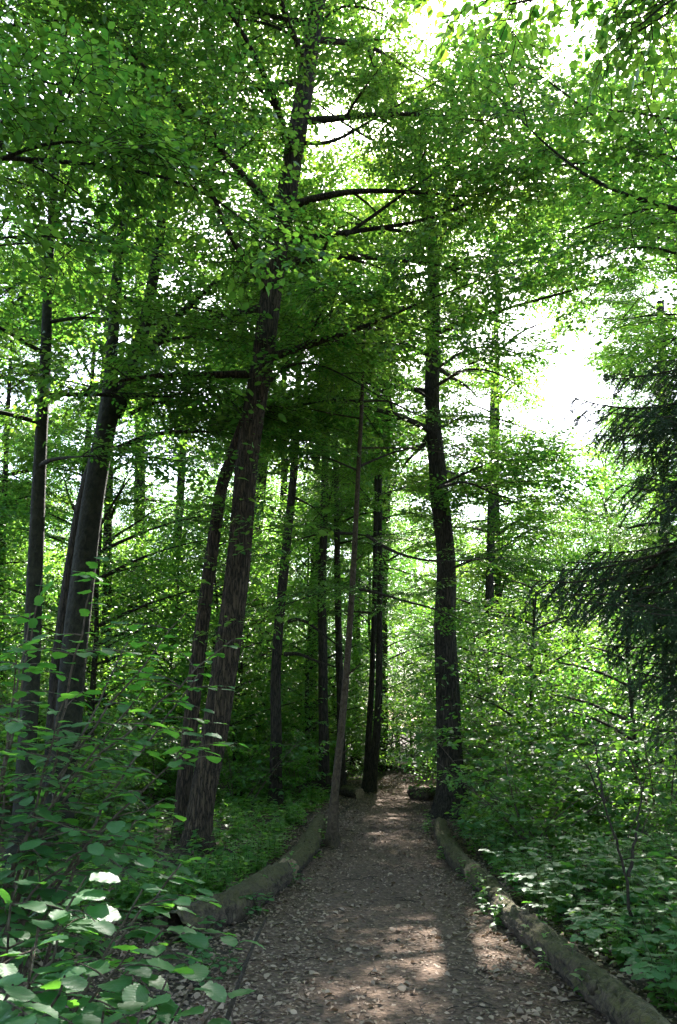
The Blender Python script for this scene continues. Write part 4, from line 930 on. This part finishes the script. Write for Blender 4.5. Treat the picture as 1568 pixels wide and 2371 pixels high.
# brambles: three leaflets to a leaf
def T_tri(rng):
    V0, F0, U0 = T_hero(rng, 'ovate'); Vs = []; Fs = []; Us = []
    for k, (a, s) in enumerate(((0, .62), (1.35, .5), (-1.35, .5))):
        c, s_ = math.cos(a), math.sin(a); V = V0 * s * np.array([1, 1.35, 1]); V = np.column_stack([V[:, 0] * c - V[:, 1] * s_ + (.42 if k == 0 else .36), V[:, 0] * s_ + V[:, 1] * c, V[:, 2]])
        Vs.append(V); Fs.append(F0 + k * len(V0)); Us.append(U0)
    pt = np.array([[0, .012, 0], [.45, .012, .0], [.45, -.012, 0], [0, -.012, 0]]); Vs.append(pt); Fs.append(np.array([[0, 1, 2], [0, 2, 3]]) + 3 * len(V0)); Us.append(np.full((4, 2), .25))
    return np.vstack(Vs), np.vstack(Fs), np.vstack(Us)
BT = [T_tri(np.random.RandomState(60 + k)) for k in range(3)]; BM = []
for k in range(3): gg = Geo(); gg.add(BT[k][0], BT[k][1], 0, (k + .5) / 3, BT[k][2]); BM.append(gg.mesh('leaf', [M_leaf_hazel]))
bspots = [(1250, 2140), (1330, 2130), (1400, 2180), (1470, 2230), (1540, 2200), (1380, 2110), (1450, 2130), (1530, 2120), (1520, 2290), (1560, 2340), (1310, 2075), (1420, 2070), (1500, 2060), (1220, 2090)]
for k, (x, y) in enumerate(bspots):
    b = pg(x, y); r = np.random.RandomState(300 + k)
    sts = [stem_to((b[0], b[1], -.02), (b[0] + r.uniform(-.45, .45), b[1] + r.uniform(-.4, .4), r.uniform(.2, .5)), .5) for q in range(4)]
    leafy_plant('bramble', ['bramble with rounded leaves behind the upper end of the big right log', 'bramble with rounded leaves behind the middle of the big right log', 'bramble with rounded leaves at the foot of the thin maple sapling', 'bramble with rounded leaves at the right edge beyond the sapling', 'bramble with rounded leaves at the right edge near the bottom corner'][0 if x < 1340 and y > 2100 or x < 1320 else 1 if x < 1440 and y > 2090 else 4 if y > 2250 else 3 if x > 1495 else 2], 'bramble', b, sts, 400 + k, BM, BT, M_leaf_hazel, .135, lsp=.10, sidelen=.22, nside=(1, 3), group='brambles by the right log', stem_r=.004, stem_mat=M_herbstem)
# pale-leaved ash shoots by the far right log
for k, (x, y) in enumerate([(1100, 1960), (1130, 1985), (1165, 2010)]):
    b = pg(x, y); r = np.random.RandomState(350 + k)
    sts = [stem_to((b[0], b[1], -.02), (b[0] + r.uniform(-.3, .3), b[1] + r.uniform(-.3, .3), r.uniform(.45, .75)), .4) for q in range(5)]
    leafy_plant('leafy_shoot', 'fresh green leafy shoot growing behind the mossy right log', 'plant', b, sts, 450 + k, HZ[:2], HT[:2], M_leaf_herb, .085, lsp=.07, sidelen=.25, nside=(2, 4), group='shoots by the right log', stem_r=.004, stem_mat=M_herbstem)
# low herbs at the foot of the left log, single plants
for k, (x, y) in enumerate([(480, 2170), (440, 2230), (560, 2130), (600, 2120), (520, 2260), (680, 2050), (470, 2290)]):
    b = pg(x, y); r = np.random.RandomState(370 + k)
    sts = [stem_to((b[0], b[1], -.02), (b[0] + r.uniform(-.15, .15), b[1] + r.uniform(-.12, .12), r.uniform(.08, .2)), .4) for q in range(4)]
    leafy_plant('small_herb', 'small green herb sprouting between the left log and path', 'plant', b, sts, 470 + k, HZ[:2], HT[:2], M_leaf_herb, .055, lsp=.05, sidelen=.1, nside=(1, 2), group='herbs at the left log', stem_r=.003, stem_mat=M_herbstem)

# ------------------------------------------------------------------ spruce at the right edge
def spruce_geo(seed, L):
    r = np.random.RandomState(seed); gw = Geo(); P = []; X = []; NN = []; S = []
    n = 10; t = np.linspace(0, 1, n); mp = np.stack([t * L, .05 * L * np.sin(t * 3 + seed), -.20 * L * np.sin(t * 1.9) + .10 * L * t ** 3], 1)
    gw.add(*tube(mp, np.linspace(.022, .004, n), 6), 1)
    def needles(pts, dens):
        D = nrm(np.gradient(pts, axis=0)); l = np.linalg.norm(np.diff(pts, axis=0), axis=1).sum(); m = int(l * dens)
        f = r.rand(m) * (len(pts) - 1); j = np.minimum(f.astype(int), len(pts) - 2); p = pts[j] + (pts[j + 1] - pts[j]) * (f - j)[:, None]
        o = r.randn(m, 3); d = D[j]; o -= (o * d).sum(1, keepdims=True) * d; o = nrm(o); x = nrm(o + d * .8); P.append(p); X.append(x); NN.append(r.randn(m, 3)); S.append(r.uniform(.012, .022, m))
    s = .06
    while s < 1:
        p0 = np.array([np.interp(s, t, mp[:, q]) for q in range(3)]); sg = r.choice([-1, 1]); ln = L * .30 * (1 - .75 * s) * r.uniform(.6, 1.2) + .08
        dd = np.array([.75, sg * r.uniform(.5, 1.0), r.uniform(-.35, .0)]); dd /= np.linalg.norm(dd); q = np.linspace(0, 1, 5)[:, None]
        pts = p0 + dd * ln * q + np.array([0, 0, -.35]) * ln * q ** 2; gw.add(*tube(pts, np.linspace(.006, .002, 5), 3), 1); needles(pts, 800)
        for u in np.arange(.1, 1, .06 / max(ln, .2)):
            p1 = p0 + dd * ln * u + np.array([0, 0, -.35]) * ln * u * u; l2 = r.uniform(.05, .20); d2 = np.array([r.uniform(.2, .9), r.randn() * .7, -r.uniform(-.1, 1.0)]); d2 /= np.linalg.norm(d2)
            needles(np.stack([p1, p1 + d2 * l2 * .5 + r.randn(3) * .01, p1 + d2 * l2]), 800)
        s += .028 * r.uniform(.6, 1.4) * 2.2 / L
    needles(mp[3:], 320)
    V = np.array([[0, .075, 0], [1, 0, 0], [0, -.075, 0]]); tpl = (V, np.array([[0, 1, 2]]), np.zeros((3, 2)))
    P = np.concatenate(P); scatter(gw, tpl, P, np.concatenate(X), np.concatenate(NN), np.concatenate(S) * 1.25, 0, r.rand(len(P)))
    return gw
SPR = [spruce_geo(k, 2.2).mesh('needled_branch', [M_needle, M_twig]) for k in range(4)]
sx, sy = 5.0, 7.6
ts, bsx, Qs, Rs = tree('spruce', 'dark spruce with drooping branches at the right edge', 'tree', [(sx, sy, 0), (sx + .05, sy, 5), (sx, sy, 10)], [.16, .11, .03], 24, 120, M_bark, 'horn', None, 88)
r = np.random.RandomState(12)
def spruce_branch(root, tip, k):
    d = tip - root; L = np.linalg.norm(d); s = L / 2.2
    add('branch', SPR[k % 4], ts, frameM(root - bsx, d + np.array([0, 0, .10 * L]), np.array([r.randn() * .15, r.randn() * .15, 1.]), s))
k = 0
for (x, y, Y, rise) in [(1370, 1010, 7.6, .9), (1330, 920, 7.2, .8), (1430, 860, 7.9, .5), (1440, 1120, 6.8, .7), (1480, 1090, 7.5, .5), (1235, 1345, 7.7, 1.25), (1370, 1390, 7.0, .9), (1310, 1300, 8.2, .8), (1390, 1500, 7.4, .9), (1480, 1560, 6.9, .7), (1530, 1690, 7.3, .6), (1500, 1640, 7.9, .5), (1530, 960, 6.6, .6), (1500, 930, 7.4, .5), (1460, 1440, 7.2, .8), (1500, 1400, 6.8, .7)]:
    for q in range(3):
        tip = pd(x + (0, 55, 90)[q], y + (0, -22, 30)[q], Y + (0, .3, -.25)[q]); z = tip[2] + rise; root = np.array([sx, sy, z]); spruce_branch(root, tip, k); k += 1
for q in range(30):
    z = r.uniform(2.2, 9.5); a = r.uniform(-2.0, 1.6); L = 3.0 * (1 - z / 11.5) + .5; tip = np.array([sx + math.cos(a) * L, sy + math.sin(a) * L, z - .25 * L]); spruce_branch(np.array([sx, sy, z]), tip, k); k += 1

print('boughs', NB, 'background trees', cnt, 'hazel leaves', nH, nH2, nH3, 'objects', len(bpy.data.objects), 'tris', sum(len(m.polygons) for m in bpy.data.meshes))
